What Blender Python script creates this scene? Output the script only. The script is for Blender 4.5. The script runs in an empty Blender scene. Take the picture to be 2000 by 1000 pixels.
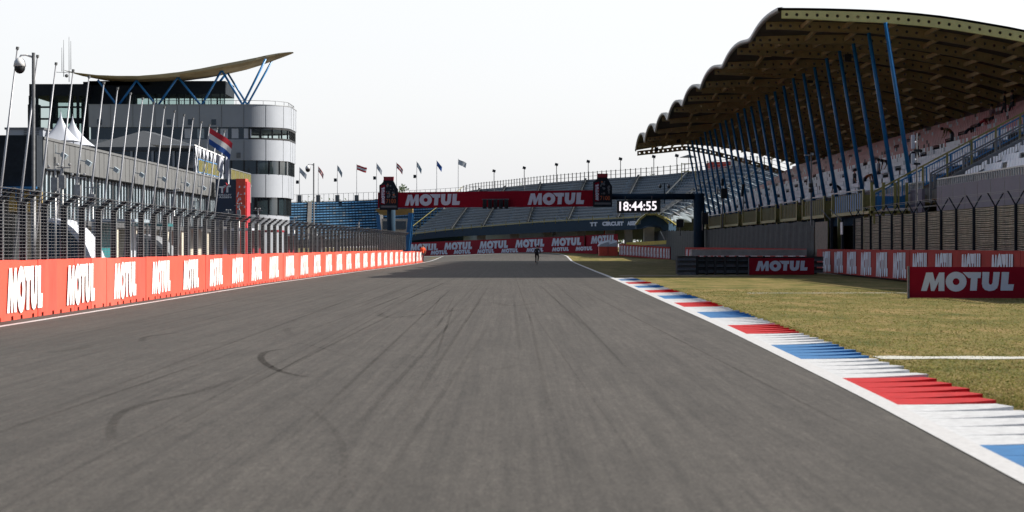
import bpy, math, random
from mathutils import Vector, Matrix
R = math.radians
random.seed(7)
S = bpy.context.scene
COL = S.collection

# ------------------------------------------------------------------ camera
cam_d = bpy.data.cameras.new("camera"); cam = bpy.data.objects.new("camera", cam_d); COL.objects.link(cam)
cam.location = (0, 0, 1.6); cam.rotation_euler = (R(90), 0, 0)
cam_d.sensor_width = 36; cam_d.lens = 72; cam_d.shift_y = -0.009
cam_d.clip_start = 0.1; cam_d.clip_end = 6000
cam_d.dof.use_dof = True; cam_d.dof.focus_distance = 115; cam_d.dof.aperture_fstop = 4.2
S.camera = cam
# ------------------------------------------------------------------ light
SUN_EL, SUN_AZ = 33.5, 86.0       # azimuth clockwise from the view direction (+Y)
w = bpy.data.worlds.new("World"); S.world = w; w.use_nodes = True
nt = w.node_tree; nt.nodes.clear()
sky = nt.nodes.new("ShaderNodeTexSky"); sky.sky_type = 'NISHITA'; sky.sun_disc = False
sky.sun_elevation = R(SUN_EL); sky.sun_rotation = R(SUN_AZ); sky.air_density = 1.0; sky.dust_density = 4.0; sky.ozone_density = 1.0
hs = nt.nodes.new("ShaderNodeHueSaturation"); hs.inputs['Saturation'].default_value = 0.42
mx = nt.nodes.new("ShaderNodeMixRGB"); mx.inputs[0].default_value = 0.45; mx.inputs[2].default_value = (7.4, 7.6, 7.9, 1)
bg = nt.nodes.new("ShaderNodeBackground"); bg.inputs[1].default_value = 0.075
out = nt.nodes.new("ShaderNodeOutputWorld")
nt.links.new(sky.outputs[0], hs.inputs['Color']); nt.links.new(hs.outputs[0], mx.inputs[1])
# hazy evening sky: brightest low down and ahead, darkened overhead and behind to dim surfaces facing the camera
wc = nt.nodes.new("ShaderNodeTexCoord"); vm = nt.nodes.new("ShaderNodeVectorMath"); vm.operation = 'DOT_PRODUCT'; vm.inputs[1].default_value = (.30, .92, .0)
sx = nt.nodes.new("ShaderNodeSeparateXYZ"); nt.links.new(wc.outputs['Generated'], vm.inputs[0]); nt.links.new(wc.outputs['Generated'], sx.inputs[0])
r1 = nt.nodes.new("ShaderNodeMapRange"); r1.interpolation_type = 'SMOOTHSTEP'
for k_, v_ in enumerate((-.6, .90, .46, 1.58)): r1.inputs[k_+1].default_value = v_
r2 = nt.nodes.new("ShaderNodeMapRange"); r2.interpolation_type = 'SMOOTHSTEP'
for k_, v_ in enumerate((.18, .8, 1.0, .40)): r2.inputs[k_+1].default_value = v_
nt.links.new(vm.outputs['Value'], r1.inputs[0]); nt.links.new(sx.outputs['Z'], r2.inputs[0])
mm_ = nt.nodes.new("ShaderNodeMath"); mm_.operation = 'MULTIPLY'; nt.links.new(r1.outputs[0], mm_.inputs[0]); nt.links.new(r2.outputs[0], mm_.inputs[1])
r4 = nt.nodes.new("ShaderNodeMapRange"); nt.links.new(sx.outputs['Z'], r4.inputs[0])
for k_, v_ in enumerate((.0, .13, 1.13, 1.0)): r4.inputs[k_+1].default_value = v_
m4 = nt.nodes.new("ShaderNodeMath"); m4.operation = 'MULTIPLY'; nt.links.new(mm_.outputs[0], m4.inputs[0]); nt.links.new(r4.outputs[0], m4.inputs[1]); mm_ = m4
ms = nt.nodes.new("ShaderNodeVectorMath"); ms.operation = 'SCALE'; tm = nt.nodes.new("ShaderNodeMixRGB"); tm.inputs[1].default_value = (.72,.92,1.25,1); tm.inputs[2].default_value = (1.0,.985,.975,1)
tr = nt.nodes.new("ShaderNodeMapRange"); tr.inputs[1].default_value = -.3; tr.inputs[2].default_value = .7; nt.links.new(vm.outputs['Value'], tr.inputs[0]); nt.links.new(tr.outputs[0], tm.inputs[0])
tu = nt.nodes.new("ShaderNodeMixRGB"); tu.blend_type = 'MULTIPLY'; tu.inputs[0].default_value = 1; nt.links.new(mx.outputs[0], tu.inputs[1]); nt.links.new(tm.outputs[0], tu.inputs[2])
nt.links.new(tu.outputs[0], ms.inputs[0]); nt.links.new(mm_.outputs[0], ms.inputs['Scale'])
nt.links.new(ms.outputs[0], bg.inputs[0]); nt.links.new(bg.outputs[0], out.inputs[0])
sd = bpy.data.lights.new("sun", 'SUN'); sd.energy = 4.6; sd.angle = R(0.6); sd.color = (1.0, 0.93, 0.82)
sun = bpy.data.objects.new("sun", sd); COL.objects.link(sun)
dv = Vector((math.sin(R(SUN_AZ))*math.cos(R(SUN_EL)), math.cos(R(SUN_AZ))*math.cos(R(SUN_EL)), math.sin(R(SUN_EL))))
sun.rotation_euler = dv.to_track_quat('Z', 'Y').to_euler(); sun.location = (60, 10, 60)
S.view_settings.view_transform = 'Standard'; S.view_settings.look = 'None'
S.view_settings.exposure = 0.75; S.view_settings.gamma = 1

# ------------------------------------------------------------------ helpers
def smooth(t): t = max(0., min(1., t)); return t*t*(3-2*t)
def gz(x, y): return 0.9*smooth((y-225)/75)*smooth((x+20)/28)      # far end of the track is banked
def P(px, py, D): return Vector(((px-1000)*D/4000, D, 1.6+(482-py)*D/4000))
def G(px, py):
    D = 6400/(py-482); return Vector(((px-1000)*D/4000, D, 0))

def mat(name, col, rough=0.6, metal=0.0, noise=0.12, scale=3.0, bump=0.0, spec=0.5, stretch=None, emis=None, col2=None, coord='Object'):
    m = bpy.data.materials.new(name); m.use_nodes = True; n = m.node_tree; b = n.nodes["Principled BSDF"]
    b.inputs["Roughness"].default_value = rough; b.inputs["Metallic"].default_value = metal
    b.inputs["Specular IOR Level"].default_value = spec
    c = (*col, 1)
    if emis:
        b.inputs["Base Color"].default_value = c
        b.inputs["Emission Color"].default_value = c; b.inputs["Emission Strength"].default_value = emis
        return m
    tc = n.nodes.new("ShaderNodeTexCoord"); mp = n.nodes.new("ShaderNodeMapping")
    if stretch: mp.inputs['Scale'].default_value = stretch
    n.links.new(tc.outputs[coord], mp.inputs[0])
    nz = n.nodes.new("ShaderNodeTexNoise"); nz.inputs['Scale'].default_value = scale; nz.inputs['Detail'].default_value = 6; nz.inputs['Roughness'].default_value = 0.65
    n.links.new(mp.outputs[0], nz.inputs['Vector'])
    cr = n.nodes.new("ShaderNodeValToRGB"); cr.color_ramp.elements[0].position = 0.3; cr.color_ramp.elements[1].position = 0.7
    lo = tuple(v*(1-noise) for v in col); hi = tuple(min(1, v*(1+noise)) for v in col)
    if col2: hi = col2; lo = col
    cr.color_ramp.elements[0].color = (*lo, 1); cr.color_ramp.elements[1].color = (*hi, 1)
    n.links.new(nz.outputs['Fac'], cr.inputs[0]); n.links.new(cr.outputs[0], b.inputs["Base Color"])
    if bump:
        bp = n.nodes.new("ShaderNodeBump"); bp.inputs['Strength'].default_value = bump; bp.inputs['Distance'].default_value = 0.02
        n.links.new(nz.outputs['Fac'], bp.inputs['Height']); n.links.new(bp.outputs[0], b.inputs['Normal'])
    return m

class MB:
    def __init__(s): s.v = []; s.f = []; s.m = []
    def pts(s, ps):
        i = len(s.v); s.v.extend([tuple(p) for p in ps]); return i
    def face(s, ps, m=0):
        i = s.pts(ps); s.f.append(list(range(i, i+len(ps)))); s.m.append(m); return s
    def hexa(s, c, m=0):       # c: 8 corners, bottom 4 then top 4
        i = s.pts(c)
        for q in ((0,3,2,1),(4,5,6,7),(0,1,5,4),(1,2,6,5),(2,3,7,6),(3,0,4,7)):
            s.f.append([i+k for k in q]); s.m.append(m)
        return s
    def box(s, x0, x1, y0, y1, z0, z1, m=0):
        return s.hexa([(x0,y0,z0),(x1,y0,z0),(x1,y1,z0),(x0,y1,z0),(x0,y0,z1),(x1,y0,z1),(x1,y1,z1),(x0,y1,z1)], m)
    def bar(s, a, b, w=0.05, h=None, m=0, up=(0,0,1)):
        a = Vector(a); b = Vector(b); d = (b-a)
        if d.length < 1e-6: return s
        d.normalize(); u = Vector(up)
        if abs(d.dot(u)) > .98: u = Vector((1,0,0)) if abs(d.x) < .9 else Vector((0,1,0))
        r = d.cross(u).normalized(); u = r.cross(d).normalized(); h = h or w
        r = r*w/2; u = u*h/2
        return s.hexa([a-r-u, a+r-u, b+r-u, b-r-u, a-r+u, a+r+u, b+r+u, b-r+u], m)
    def tube(s, ps, rs, n=10, m=0, caps=True):
        ps = [Vector(p) for p in ps]
        if not hasattr(rs, '__len__'): rs = [rs]*len(ps)
        rings = []
        for k, p in enumerate(ps):
            d = (ps[min(k+1, len(ps)-1)]-ps[max(k-1, 0)]).normalized()
            u = Vector((0,0,1)) if abs(d.z) < .95 else Vector((1,0,0))
            r = d.cross(u).normalized(); u = r.cross(d)
            rings.append(s.pts([p+(r*math.cos(2*math.pi*j/n)+u*math.sin(2*math.pi*j/n))*rs[k] for j in range(n)]))
        for a, b in zip(rings, rings[1:]):
            for j in range(n):
                s.f.append([a+j, a+(j+1)%n, b+(j+1)%n, b+j]); s.m.append(m)
        if caps:
            s.f.append([rings[0]+j for j in range(n)][::-1]); s.m.append(m)
            s.f.append([rings[-1]+j for j in range(n)]); s.m.append(m)
        return s
    def grid(s, fn, us, vs, m=0):
        i0 = len(s.v)
        for u in us:
            for v in vs: s.v.append(tuple(fn(u, v)))
        nv = len(vs)
        for a in range(len(us)-1):
            for b in range(nv-1):
                s.f.append([i0+a*nv+b, i0+(a+1)*nv+b, i0+(a+1)*nv+b+1, i0+a*nv+b+1]); s.m.append(m(a,b) if callable(m) else m)
        return s
    def extr(s, pts, off, m=0):   # polygon pts extruded by vector off
        off = Vector(off); n = len(pts); a = s.pts(pts); b = s.pts([Vector(p)+off for p in pts])
        s.f.append([a+k for k in range(n)]); s.m.append(m)
        s.f.append([b+k for k in range(n)][::-1]); s.m.append(m)
        for k in range(n): s.f.append([a+k, b+k, b+(k+1)%n, a+(k+1)%n]); s.m.append(m)
        return s
    def sphere(s, c, r, n=10, m=0, sq=(1,1,1)):
        i0 = len(s.v); c = Vector(c); k = n//2+1
        for a in range(k+1):
            t = math.pi*a/k
            for b in range(n):
                p = 2*math.pi*b/n
                s.v.append((c.x+r*sq[0]*math.sin(t)*math.cos(p), c.y+r*sq[1]*math.sin(t)*math.sin(p), c.z+r*sq[2]*math.cos(t)))
        for a in range(k):
            for b in range(n): s.f.append([i0+a*n+b, i0+a*n+(b+1)%n, i0+(a+1)*n+(b+1)%n, i0+(a+1)*n+b]); s.m.append(m)
        return s
    def build(s, name, mats, parent=None, smooth=False, label=None, kind=None):
        me = bpy.data.meshes.new(name); me.from_pydata(s.v, [], s.f)
        if not isinstance(mats, (list, tuple)): mats = [mats]
        for q in mats: me.materials.append(q)
        me.polygons.foreach_set("material_index", s.m)
        if smooth: me.polygons.foreach_set("use_smooth", [True]*len(s.f))
        me.update()
        o = bpy.data.objects.new(name, me); COL.objects.link(o)
        if parent: adopt(o, parent)
        if label: o['label'] = label
        if kind: o['kind'] = kind
        return o
def adopt(o, parent):
    o.parent = parent
    if parent.type == 'EMPTY': o.matrix_parent_inverse = Matrix.Translation(-Vector(parent.location))
def tag(o, label, cat, group=None):
    o['label'] = label; o['category'] = cat
    if group: o['group'] = group
    return o
def thing(name, label, cat, loc=(0,0,0), group=None):
    o = bpy.data.objects.new(name, None); COL.objects.link(o); o.location = loc; o.empty_display_size = .3
    return tag(o, label, cat, group)
def copy_thing(root, shift, label, group=None):
    r = root.copy(); COL.objects.link(r); r.location = Vector(root.location)+Vector(shift); r['label'] = label
    if group: r['group'] = group
    for ch in list(root.children):
        c = ch.copy(); COL.objects.link(c); c.parent = r; c.matrix_parent_inverse = ch.matrix_parent_inverse.copy()
        for g in list(ch.children):
            d = g.copy(); COL.objects.link(d); d.parent = c
    return r
ORD = ['first','second','third','fourth','fifth','sixth','seventh','eighth','ninth','tenth','eleventh','twelfth','thirteenth','fourteenth','fifteenth','sixteenth','seventeenth','eighteenth','nineteenth','twentieth','twenty first','twenty second','twenty third','twenty fourth']

# ---- lettering
def circ(cx, cy, rx, ry, n=28, a0=0, a1=360): return [(cx+rx*math.cos(R(a0+(a1-a0)*k/n)), cy+ry*math.sin(R(a0+(a1-a0)*k/n))) for k in range(n)]
LM = [(0,0),(.27,.97),(.62,.97),(.73,.5),(.95,.97),(1.22,.97),(1.22,0),(.91,0),(.92,.48),(.70,0),(.52,0),(.46,.5),(.30,0)]
LT = [(2.17,.99),(3.13,.99),(3.10,.68),(2.95,.68),(2.90,.02),(2.55,.02),(2.60,.68),(2.47,.68)]
LU = [(3.20,1),(3.17,.38),(3.21,.2),(3.33,.06),(3.55,0),(3.8,.04),(3.96,.16),(4.03,.36),(4.10,1),(3.77,1),(3.72,.44),(3.66,.34),(3.57,.34),(3.52,.44),(3.56,1)]
LL = [(4.20,1),(4.58,1),(4.52,.36),(4.83,.36),(4.77,.03),(4.13,.03)]
def logo(mb, fn, m=0, maxh=None):
    """fn(u,v): u 0..1 along, v 0..1 up -> world point"""
    W = 4.83
    def q(p): return fn(p[0]/W, p[1])
    for L in (LM, LT, LU, LL): mb.face([q(p) for p in L], m)
    n = 28; o = circ(1.83, .49, .545, .52, n); i = circ(1.83, .49, .175, .18, n)
    for k in range(n): mb.face([q(o[k]), q(o[(k+1) % n]), q(i[(k+1) % n]), q(i[k])], m)
def text_geo(body, bold=0.02, size=1.0):
    cu = bpy.data.curves.new('t', 'FONT'); cu.body = body; cu.size = size; cu.offset = bold; cu.resolution_u = 3
    o = bpy.data.objects.new('t', cu); COL.objects.link(o)
    dg = bpy.context.evaluated_depsgraph_get(); me = bpy.data.meshes.new_from_object(o.evaluated_get(dg))
    vs = [v.co.copy() for v in me.vertices]; fs = [list(p.vertices) for p in me.polygons]
    bpy.data.objects.remove(o); bpy.data.curves.remove(cu); bpy.data.meshes.remove(me)
    x0 = min(v.x for v in vs); x1 = max(v.x for v in vs); y0 = min(v.y for v in vs); y1 = max(v.y for v in vs)
    return [((v.x-x0)/(x1-x0), (v.y-y0)/(y1-y0)) for v in vs], fs
def text_on(mb, body, fn, m=0, bold=0.02):
    vs, fs = text_geo(body, bold); i = mb.pts([fn(*p) for p in vs])
    for f in fs: mb.f.append([i+k for k in f]); mb.m.append(m)
def plane_fn(a, b, z0, z1, off):    # wall between ground points a,b (Vector), off= normal offset
    a = Vector(a); b = Vector(b); d = (b-a); nrm = Vector((d.y, -d.x, 0)).normalized()*off
    return lambda u, v: Vector((a.x+d.x*u, a.y+d.y*u, z0+(z1-z0)*v))+nrm

# ------------------------------------------------------------------ materials
M = {}
M['orange_red'] = mat('wall_red', (.70,.085,.052), .55, noise=.1, scale=1.5)
M['pale_red'] = mat('faded_red', (.36,.045,.042), .8, noise=.15, scale=1.2, spec=.1)
M['red'] = mat('banner_red', (.29,.007,.022), .8, noise=.08, spec=.15)
M['dark_red'] = mat('dark_red', (.30,.01,.025), .5)
M['white'] = mat('white_paint', (.8,.8,.8), .5, noise=.05)
M['letter'] = mat('white_lettering', (.68,.73,.83), .8, noise=.04, scale=8, spec=.15)
M['black'] = mat('black', (.012,.013,.016), .5)
M['dark'] = mat('dark_cladding', (.020,.026,.035), .75, noise=.25, spec=.15)
M['galv'] = mat('galvanised_steel', (.34,.35,.36), .4, .7, noise=.2, scale=9)
M['galvd'] = mat('dull_steel', (.16,.165,.175), .45, .6, noise=.25, scale=9)
M['wire'] = mat('fence_wire', (.17,.17,.18), .7, .2)
M['pole'] = mat('pole_aluminium', (.30,.31,.34), .45, .4, noise=.1)
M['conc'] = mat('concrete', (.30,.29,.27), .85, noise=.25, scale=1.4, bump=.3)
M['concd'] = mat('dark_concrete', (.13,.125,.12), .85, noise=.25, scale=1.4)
M['panel'] = mat('white_wall_panels', (.33,.355,.40), .5, .1, noise=.06, scale=.6)
M['fascia'] = mat('grey_fascia', (.118,.122,.126), .6, noise=.1, scale=.8)
M['yellow'] = mat('yellow_paint', (.24,.215,.06), .5, noise=.2)
M['yellowb'] = mat('warm_yellow_paint', (.34,.23,.06), .5, noise=.2)
M['blue'] = mat('blue_paint', (.016,.17,.42), .35, noise=.12)
M['navy'] = mat('navy', (.012,.03,.075), .4, noise=.15)
M['fasciablue'] = mat('slate_blue', (.026,.052,.085), .8, noise=.12, spec=.1)
M['red2'] = mat('wall_red_scuffed', (.62,.075,.05), .6, noise=.2, scale=2.2, stretch=(1,1,.35))
M['red3'] = mat('wall_red_faded', (.72,.11,.075), .55, noise=.14, scale=1.1, stretch=(1,1,.5))
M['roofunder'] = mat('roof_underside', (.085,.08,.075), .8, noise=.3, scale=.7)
M['beam'] = mat('beam_yellow_brown', (.36,.285,.14), .6, noise=.25, scale=.9)
M['beam_lit'] = mat('beam_end_skylit', (.62,.56,.23), .6, noise=.1)  # brighter copy for the nearest beam: skylight on its face put into the colour
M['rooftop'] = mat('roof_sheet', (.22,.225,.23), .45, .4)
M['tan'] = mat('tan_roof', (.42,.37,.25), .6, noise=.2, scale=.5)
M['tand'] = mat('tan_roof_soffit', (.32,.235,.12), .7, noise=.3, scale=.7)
M['seatw'] = mat('white_seat', (.70,.73,.80), .4, noise=.15, scale=1)
M['seatw2'] = mat('grey_seat', (.33,.37,.44), .4)
M['seatr'] = mat('red_seat', (.44,.13,.15), .45, noise=.2, scale=1)
M['seatb'] = mat('blue_seat', (.17,.36,.55), .5, noise=.4, scale=.35)
M['seatbp'] = mat('pale_blue_seat', (.33,.40,.46), .5)
M['seatg'] = mat('slate_seat', (.085,.115,.155), .5, noise=.2, scale=.4)
M['seatd'] = mat('gap', (.06,.035,.04), .7)
M['purple'] = mat('lilac_grey_board', (.125,.115,.165), .6, noise=.1, scale=.6)
M['tentw'] = mat('white_canvas', (.5,.53,.6), .8, noise=.05)
M['tentg'] = mat('grey_canvas', (.055,.063,.075), .8, noise=.1)
M['teal'] = mat('teal', (.02,.17,.19), .4, noise=.2)
M['cream'] = mat('cream_wall', (.55,.51,.42), .7, noise=.1)
M['orange'] = mat('orange', (.85,.13,.02), .5)
M['orangetxt'] = mat('orange_lettering', (.6,.14,.04), .5)
M['blueflag'] = mat('flag_blue', (.02,.09,.36), .7)
M['redflag'] = mat('flag_red', (.6,.03,.05), .7)
M['skin'] = mat('skin', (.45,.24,.16), .5, noise=.05)
M['hair'] = mat('hair', (.03,.02,.015), .6)
M['jean'] = mat('trousers', (.03,.035,.05), .8)
M['bark'] = mat('bark', (.09,.065,.045), .9, noise=.3)
M['leaf'] = mat('leaf', (.035,.065,.018), .7, noise=.5, scale=.5)
M['tier'] = mat('terrace_concrete', (.25,.30,.345), .8, noise=.2, scale=.3)
M['screen'] = mat('dark_windscreen', (.022,.032,.042), .8, noise=.35, scale=1.3, stretch=(1,.6,2.5))
def glass(name, tint, alpha):
    m = bpy.data.materials.new(name); m.use_nodes = True; n = m.node_tree; n.nodes.clear()
    o = n.nodes.new("ShaderNodeOutputMaterial"); t = n.nodes.new("ShaderNodeBsdfTransparent"); t.inputs[0].default_value = (*tint, 1)
    p = n.nodes.new("ShaderNodeBsdfPrincipled"); p.inputs['Base Color'].default_value = (.02,.03,.035,1); p.inputs['Roughness'].default_value = .04
    mi = n.nodes.new("ShaderNodeMixShader"); mi.inputs[0].default_value = 1-alpha
    n.links.new(t.outputs[0], mi.inputs[1]); n.links.new(p.outputs[0], mi.inputs[2]); n.links.new(mi.outputs[0], o.inputs[0]); return m
M['glass'] = glass('clear_glass', (.86,.93,.92), .88)
M['glassd'] = mat('dark_glass', (.02,.03,.035), .06, noise=.3, scale=.3, spec=1.0)

def asphalt():
    m = bpy.data.materials.new('asphalt'); m.use_nodes = True; n = m.node_tree; b = n.nodes["Principled BSDF"]; L = n.links.new
    b.inputs['Roughness'].default_value = .82; b.inputs["Specular IOR Level"].default_value = .35
    tc = n.nodes.new("ShaderNodeTexCoord")
    def noise(scale, st=None, det=5, rough=.6):
        mp = n.nodes.new("ShaderNodeMapping")
        if st: mp.inputs['Scale'].default_value = st
        L(tc.outputs['Object'], mp.inputs[0])
        z = n.nodes.new("ShaderNodeTexNoise"); z.inputs['Scale'].default_value = scale; z.inputs['Detail'].default_value = det; z.inputs['Roughness'].default_value = rough
        L(mp.outputs[0], z.inputs['Vector']); return z.outputs['Fac']
    def ramp(f, p0, p1, c0, c1):
        r = n.nodes.new("ShaderNodeValToRGB"); r.color_ramp.elements[0].position = p0; r.color_ramp.elements[1].position = p1
        r.color_ramp.elements[0].color = (c0,c0,c0,1); r.color_ramp.elements[1].color = (c1,c1,c1,1); L(f, r.inputs[0]); return r.outputs[0]
    def mul(a, c):
        x = n.nodes.new("ShaderNodeMixRGB"); x.blend_type = 'MULTIPLY'; x.inputs[0].default_value = 1; L(a, x.inputs[1]); L(c, x.inputs[2]); return x.outputs[0]
    base = n.nodes.new("ShaderNodeRGB"); base.outputs[0].default_value = (.063,.057,.051,1)
    fine = noise(38, None, 4, .85)
    c = mul(base.outputs[0], ramp(fine, .34, .68, .55, 1.5))
    c = mul(c, ramp(noise(1.0, (9,1.6,1), 6, .8), .36, .66, .80, 1.20))
    c = mul(c, ramp(noise(1.0, (30,7,1), 4, .8), .36, .66, .80, 1.22))
    c = mul(c, ramp(noise(1.0, (.9,.25,1), 6, .7), .36, .66, .88, 1.10))
    c = mul(c, ramp(noise(1.0, (.5,.06,1), 5), .3, .7, .92, 1.07))          # broad lanes
    c = mul(c, ramp(noise(1.0, (5,.035,1), 3, .5), .38, .60, .85, 1.04))    # fine tyre streaks
    c = mul(c, ramp(noise(1.0, (14,.22,1), 4, .7), .34, .56, .79, 1.06))
    # extra worn racing band in the middle
    L(c, b.inputs['Base Color'])
    bp = n.nodes.new("ShaderNodeBump"); bp.inputs['Strength'].default_value = .5; bp.inputs['Distance'].default_value = .006
    L(fine, bp.inputs['Height']); L(bp.outputs[0], b.inputs['Normal'])
    return m
M['asphalt'] = asphalt()
M['runoff'] = mat('runoff_asphalt', (.13,.135,.13), .8, noise=.15, scale=.6)
M['line'] = mat('line_paint', (.50,.50,.51), .6, noise=.14, scale=14, bump=.2)
def grassmat():
    m = bpy.data.materials.new('grass'); m.use_nodes = True; n = m.node_tree; b = n.nodes["Principled BSDF"]; L = n.links.new
    b.inputs['Roughness'].default_value = .9; b.inputs["Specular IOR Level"].default_value = .15
    tc = n.nodes.new("ShaderNodeTexCoord")
    z = n.nodes.new("ShaderNodeTexNoise"); z.inputs['Scale'].default_value = .7; z.inputs['Detail'].default_value = 8; z.inputs['Roughness'].default_value = .7
    mp = n.nodes.new("ShaderNodeMapping"); mp.inputs['Scale'].default_value = (1,.35,1); L(tc.outputs['Object'], mp.inputs[0]); L(mp.outputs[0], z.inputs['Vector'])
    r = n.nodes.new("ShaderNodeValToRGB"); e = r.color_ramp.elements
    e[0].position = .36; e[0].color = (.085,.09,.022,1); e[1].position = .64; e[1].color = (.26,.185,.085,1)
    x = e.new(.48); x.color = (.15,.132,.04,1)
    L(z.outputs['Fac'], r.inputs[0])
    z2 = n.nodes.new("ShaderNodeTexNoise"); z2.inputs['Scale'].default_value = 28; z2.inputs['Detail'].default_value = 4; L(tc.outputs['Object'], z2.inputs['Vector'])
    r2 = n.nodes.new("ShaderNodeValToRGB"); r2.color_ramp.elements[0].position=.35; r2.color_ramp.elements[1].position=.65
    r2.color_ramp.elements[0].color = (.75,.75,.75,1); r2.color_ramp.elements[1].color = (1.18,1.18,1.18,1); L(z2.outputs['Fac'], r2.inputs[0])
    x = n.nodes.new("ShaderNodeMixRGB"); x.blend_type = 'MULTIPLY'; x.inputs[0].default_value = 1; L(r.outputs[0], x.inputs[1]); L(r2.outputs[0], x.inputs[2]); 
    mp3 = n.nodes.new("ShaderNodeMapping"); mp3.inputs['Scale'].default_value = (7,1.3,1); mp3.inputs['Rotation'].default_value = (0,0,.25); L(tc.outputs['Object'], mp3.inputs[0])
    z3 = n.nodes.new("ShaderNodeTexNoise"); z3.inputs['Scale'].default_value = 1; z3.inputs['Detail'].default_value = 7; z3.inputs['Roughness'].default_value = .8; L(mp3.outputs[0], z3.inputs['Vector'])
    r3 = n.nodes.new("ShaderNodeValToRGB"); r3.color_ramp.elements[0].position=.36; r3.color_ramp.elements[1].position=.66
    r3.color_ramp.elements[0].color = (.70,.76,.62,1); r3.color_ramp.elements[1].color = (1.28,1.22,1.2,1); L(z3.outputs['Fac'], r3.inputs[0])
    x3 = n.nodes.new("ShaderNodeMixRGB"); x3.blend_type = 'MULTIPLY'; x3.inputs[0].default_value = 1; L(x.outputs[0], x3.inputs[1]); L(r3.outputs[0], x3.inputs[2]); L(x3.outputs[0], b.inputs['Base Color'])
    bp = n.nodes.new("ShaderNodeBump"); bp.inputs['Strength'].default_value = .4; bp.inputs['Distance'].default_value = .04; L(z2.outputs['Fac'], bp.inputs['Height']); L(bp.outputs[0], b.inputs['Normal'])
    return m
M['grass'] = grassmat()

def lerp_pts(tab, d):
    if d <= tab[0][0]: return tab[0][1]
    for (a, va), (b, vb) in zip(tab, tab[1:]):
        if d <= b: return va+(vb-va)*(d-a)/(b-a)
    return tab[-1][1]
def smooth_tab(tab, d, w=6):   # averaged so that there is no kink
    return sum(lerp_pts(tab, d+k*w/4) for k in range(-4, 5))/9

# ------------------------------------------------------------------ ground, road, kerb
def arange(a, b, s):
    r = []; x = a
    while x < b-1e-6: r.append(x); x += s
    return r+[b]
ys = [-300,-100,-20,0]+arange(20,210,10)+arange(215,330,5)+[360,420,520,800,1500,4000]
xs = [-3000,-1200,-500,-200,-100,-60]+arange(-40,60,4)+[80,120,200,500,1200,3000]
MB().grid(lambda x, y: (x, y, gz(x, y)), xs, ys).build('ground', M['grass'], kind='structure')
RT = [(0,3.1),(13.6,3.4),(19.5,3.66),(41.6,4.16),(110,5.1),(133,5.32),(200,6.1),(240,6.75),(262,6.9),(276,6.1),(288,3.6),(296,0),(302,-6)]   # inner edge of right white line
def rx(y): return smooth_tab(RT, y, 5)
LT_ = [(0,-10.25),(41.3,-10.3),(85,-10.6),(120,-10.1),(168,-9.3),(206,-9.0),(300,-9.8)]
def lx(y): return smooth_tab(LT_, y, 10)
yr = arange(-30, 226, 4)+arange(228, 302, 2)
mb = MB()
mb.grid(lambda y, t: (lambda x: (x, y, gz(x, y)+.004))(-34+(rx(y)+.05+34)*t), yr, [k/12 for k in range(13)])
mb.build('road', M['asphalt'], kind='structure')
mb = MB().grid(lambda y, t: (lambda x: (x, y, gz(x, y)+.006))(rx(y)+.3+(12-rx(y))*t if y < 0 else -34+(42)*t), arange(288, 345, 3), [k/14 for k in range(15)])
for q in range(len(mb.v)): mb.v[q] = (mb.v[q][0], mb.v[q][1], mb.v[q][2]+.004)
mb.build('runoff_area', M['runoff'], kind='structure')
# lines
MB().grid(lambda y, t: (rx(y)+.22*t, y, gz(rx(y)+.22*t, y)+.010), arange(-10, 300, 2), [0,1]).build('track_edge_line', M['line'], kind='structure')
MB().grid(lambda y, t: (lx(y)+.16*t, y, gz(lx(y), y)+.010), arange(-10, 290, 3), [0,1]).build('pit_side_line', M['line'], kind='structure')
def strip(name, a, b, wd, m, z=.012):
    a = Vector(a); b = Vector(b); n = Vector((0,1,0))*wd/2
    k = 24; mb = MB()
    mb.grid(lambda t, s: (lambda p: (p.x, p.y+(s-.5)*wd*(1+.25*math.sin(t*37)), gz(p.x,p.y)+z))(a.lerp(b, t)), [q/k for q in range(k+1)], [0,1])
    return mb.build(name, m, kind='structure')
M['grassline'] = mat('chalk_on_grass', (.46,.46,.42), .9, noise=.45, scale=14)
strip('grass_line', (5.25,29.5,0), (12,29.2,0), .72, M['grassline'], .008)
strip('grass_line', (8.1,70.5,0), (14.3,70.8,0), .35, M['grassline'], .008)
M['dirt'] = mat('dirt', (.24,.19,.12), .95, noise=.3, scale=2)
strip('dirt_path', (5.9,112.5,0), (13.2,113.5,0), 3.2, M['dirt'], .012)
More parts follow.
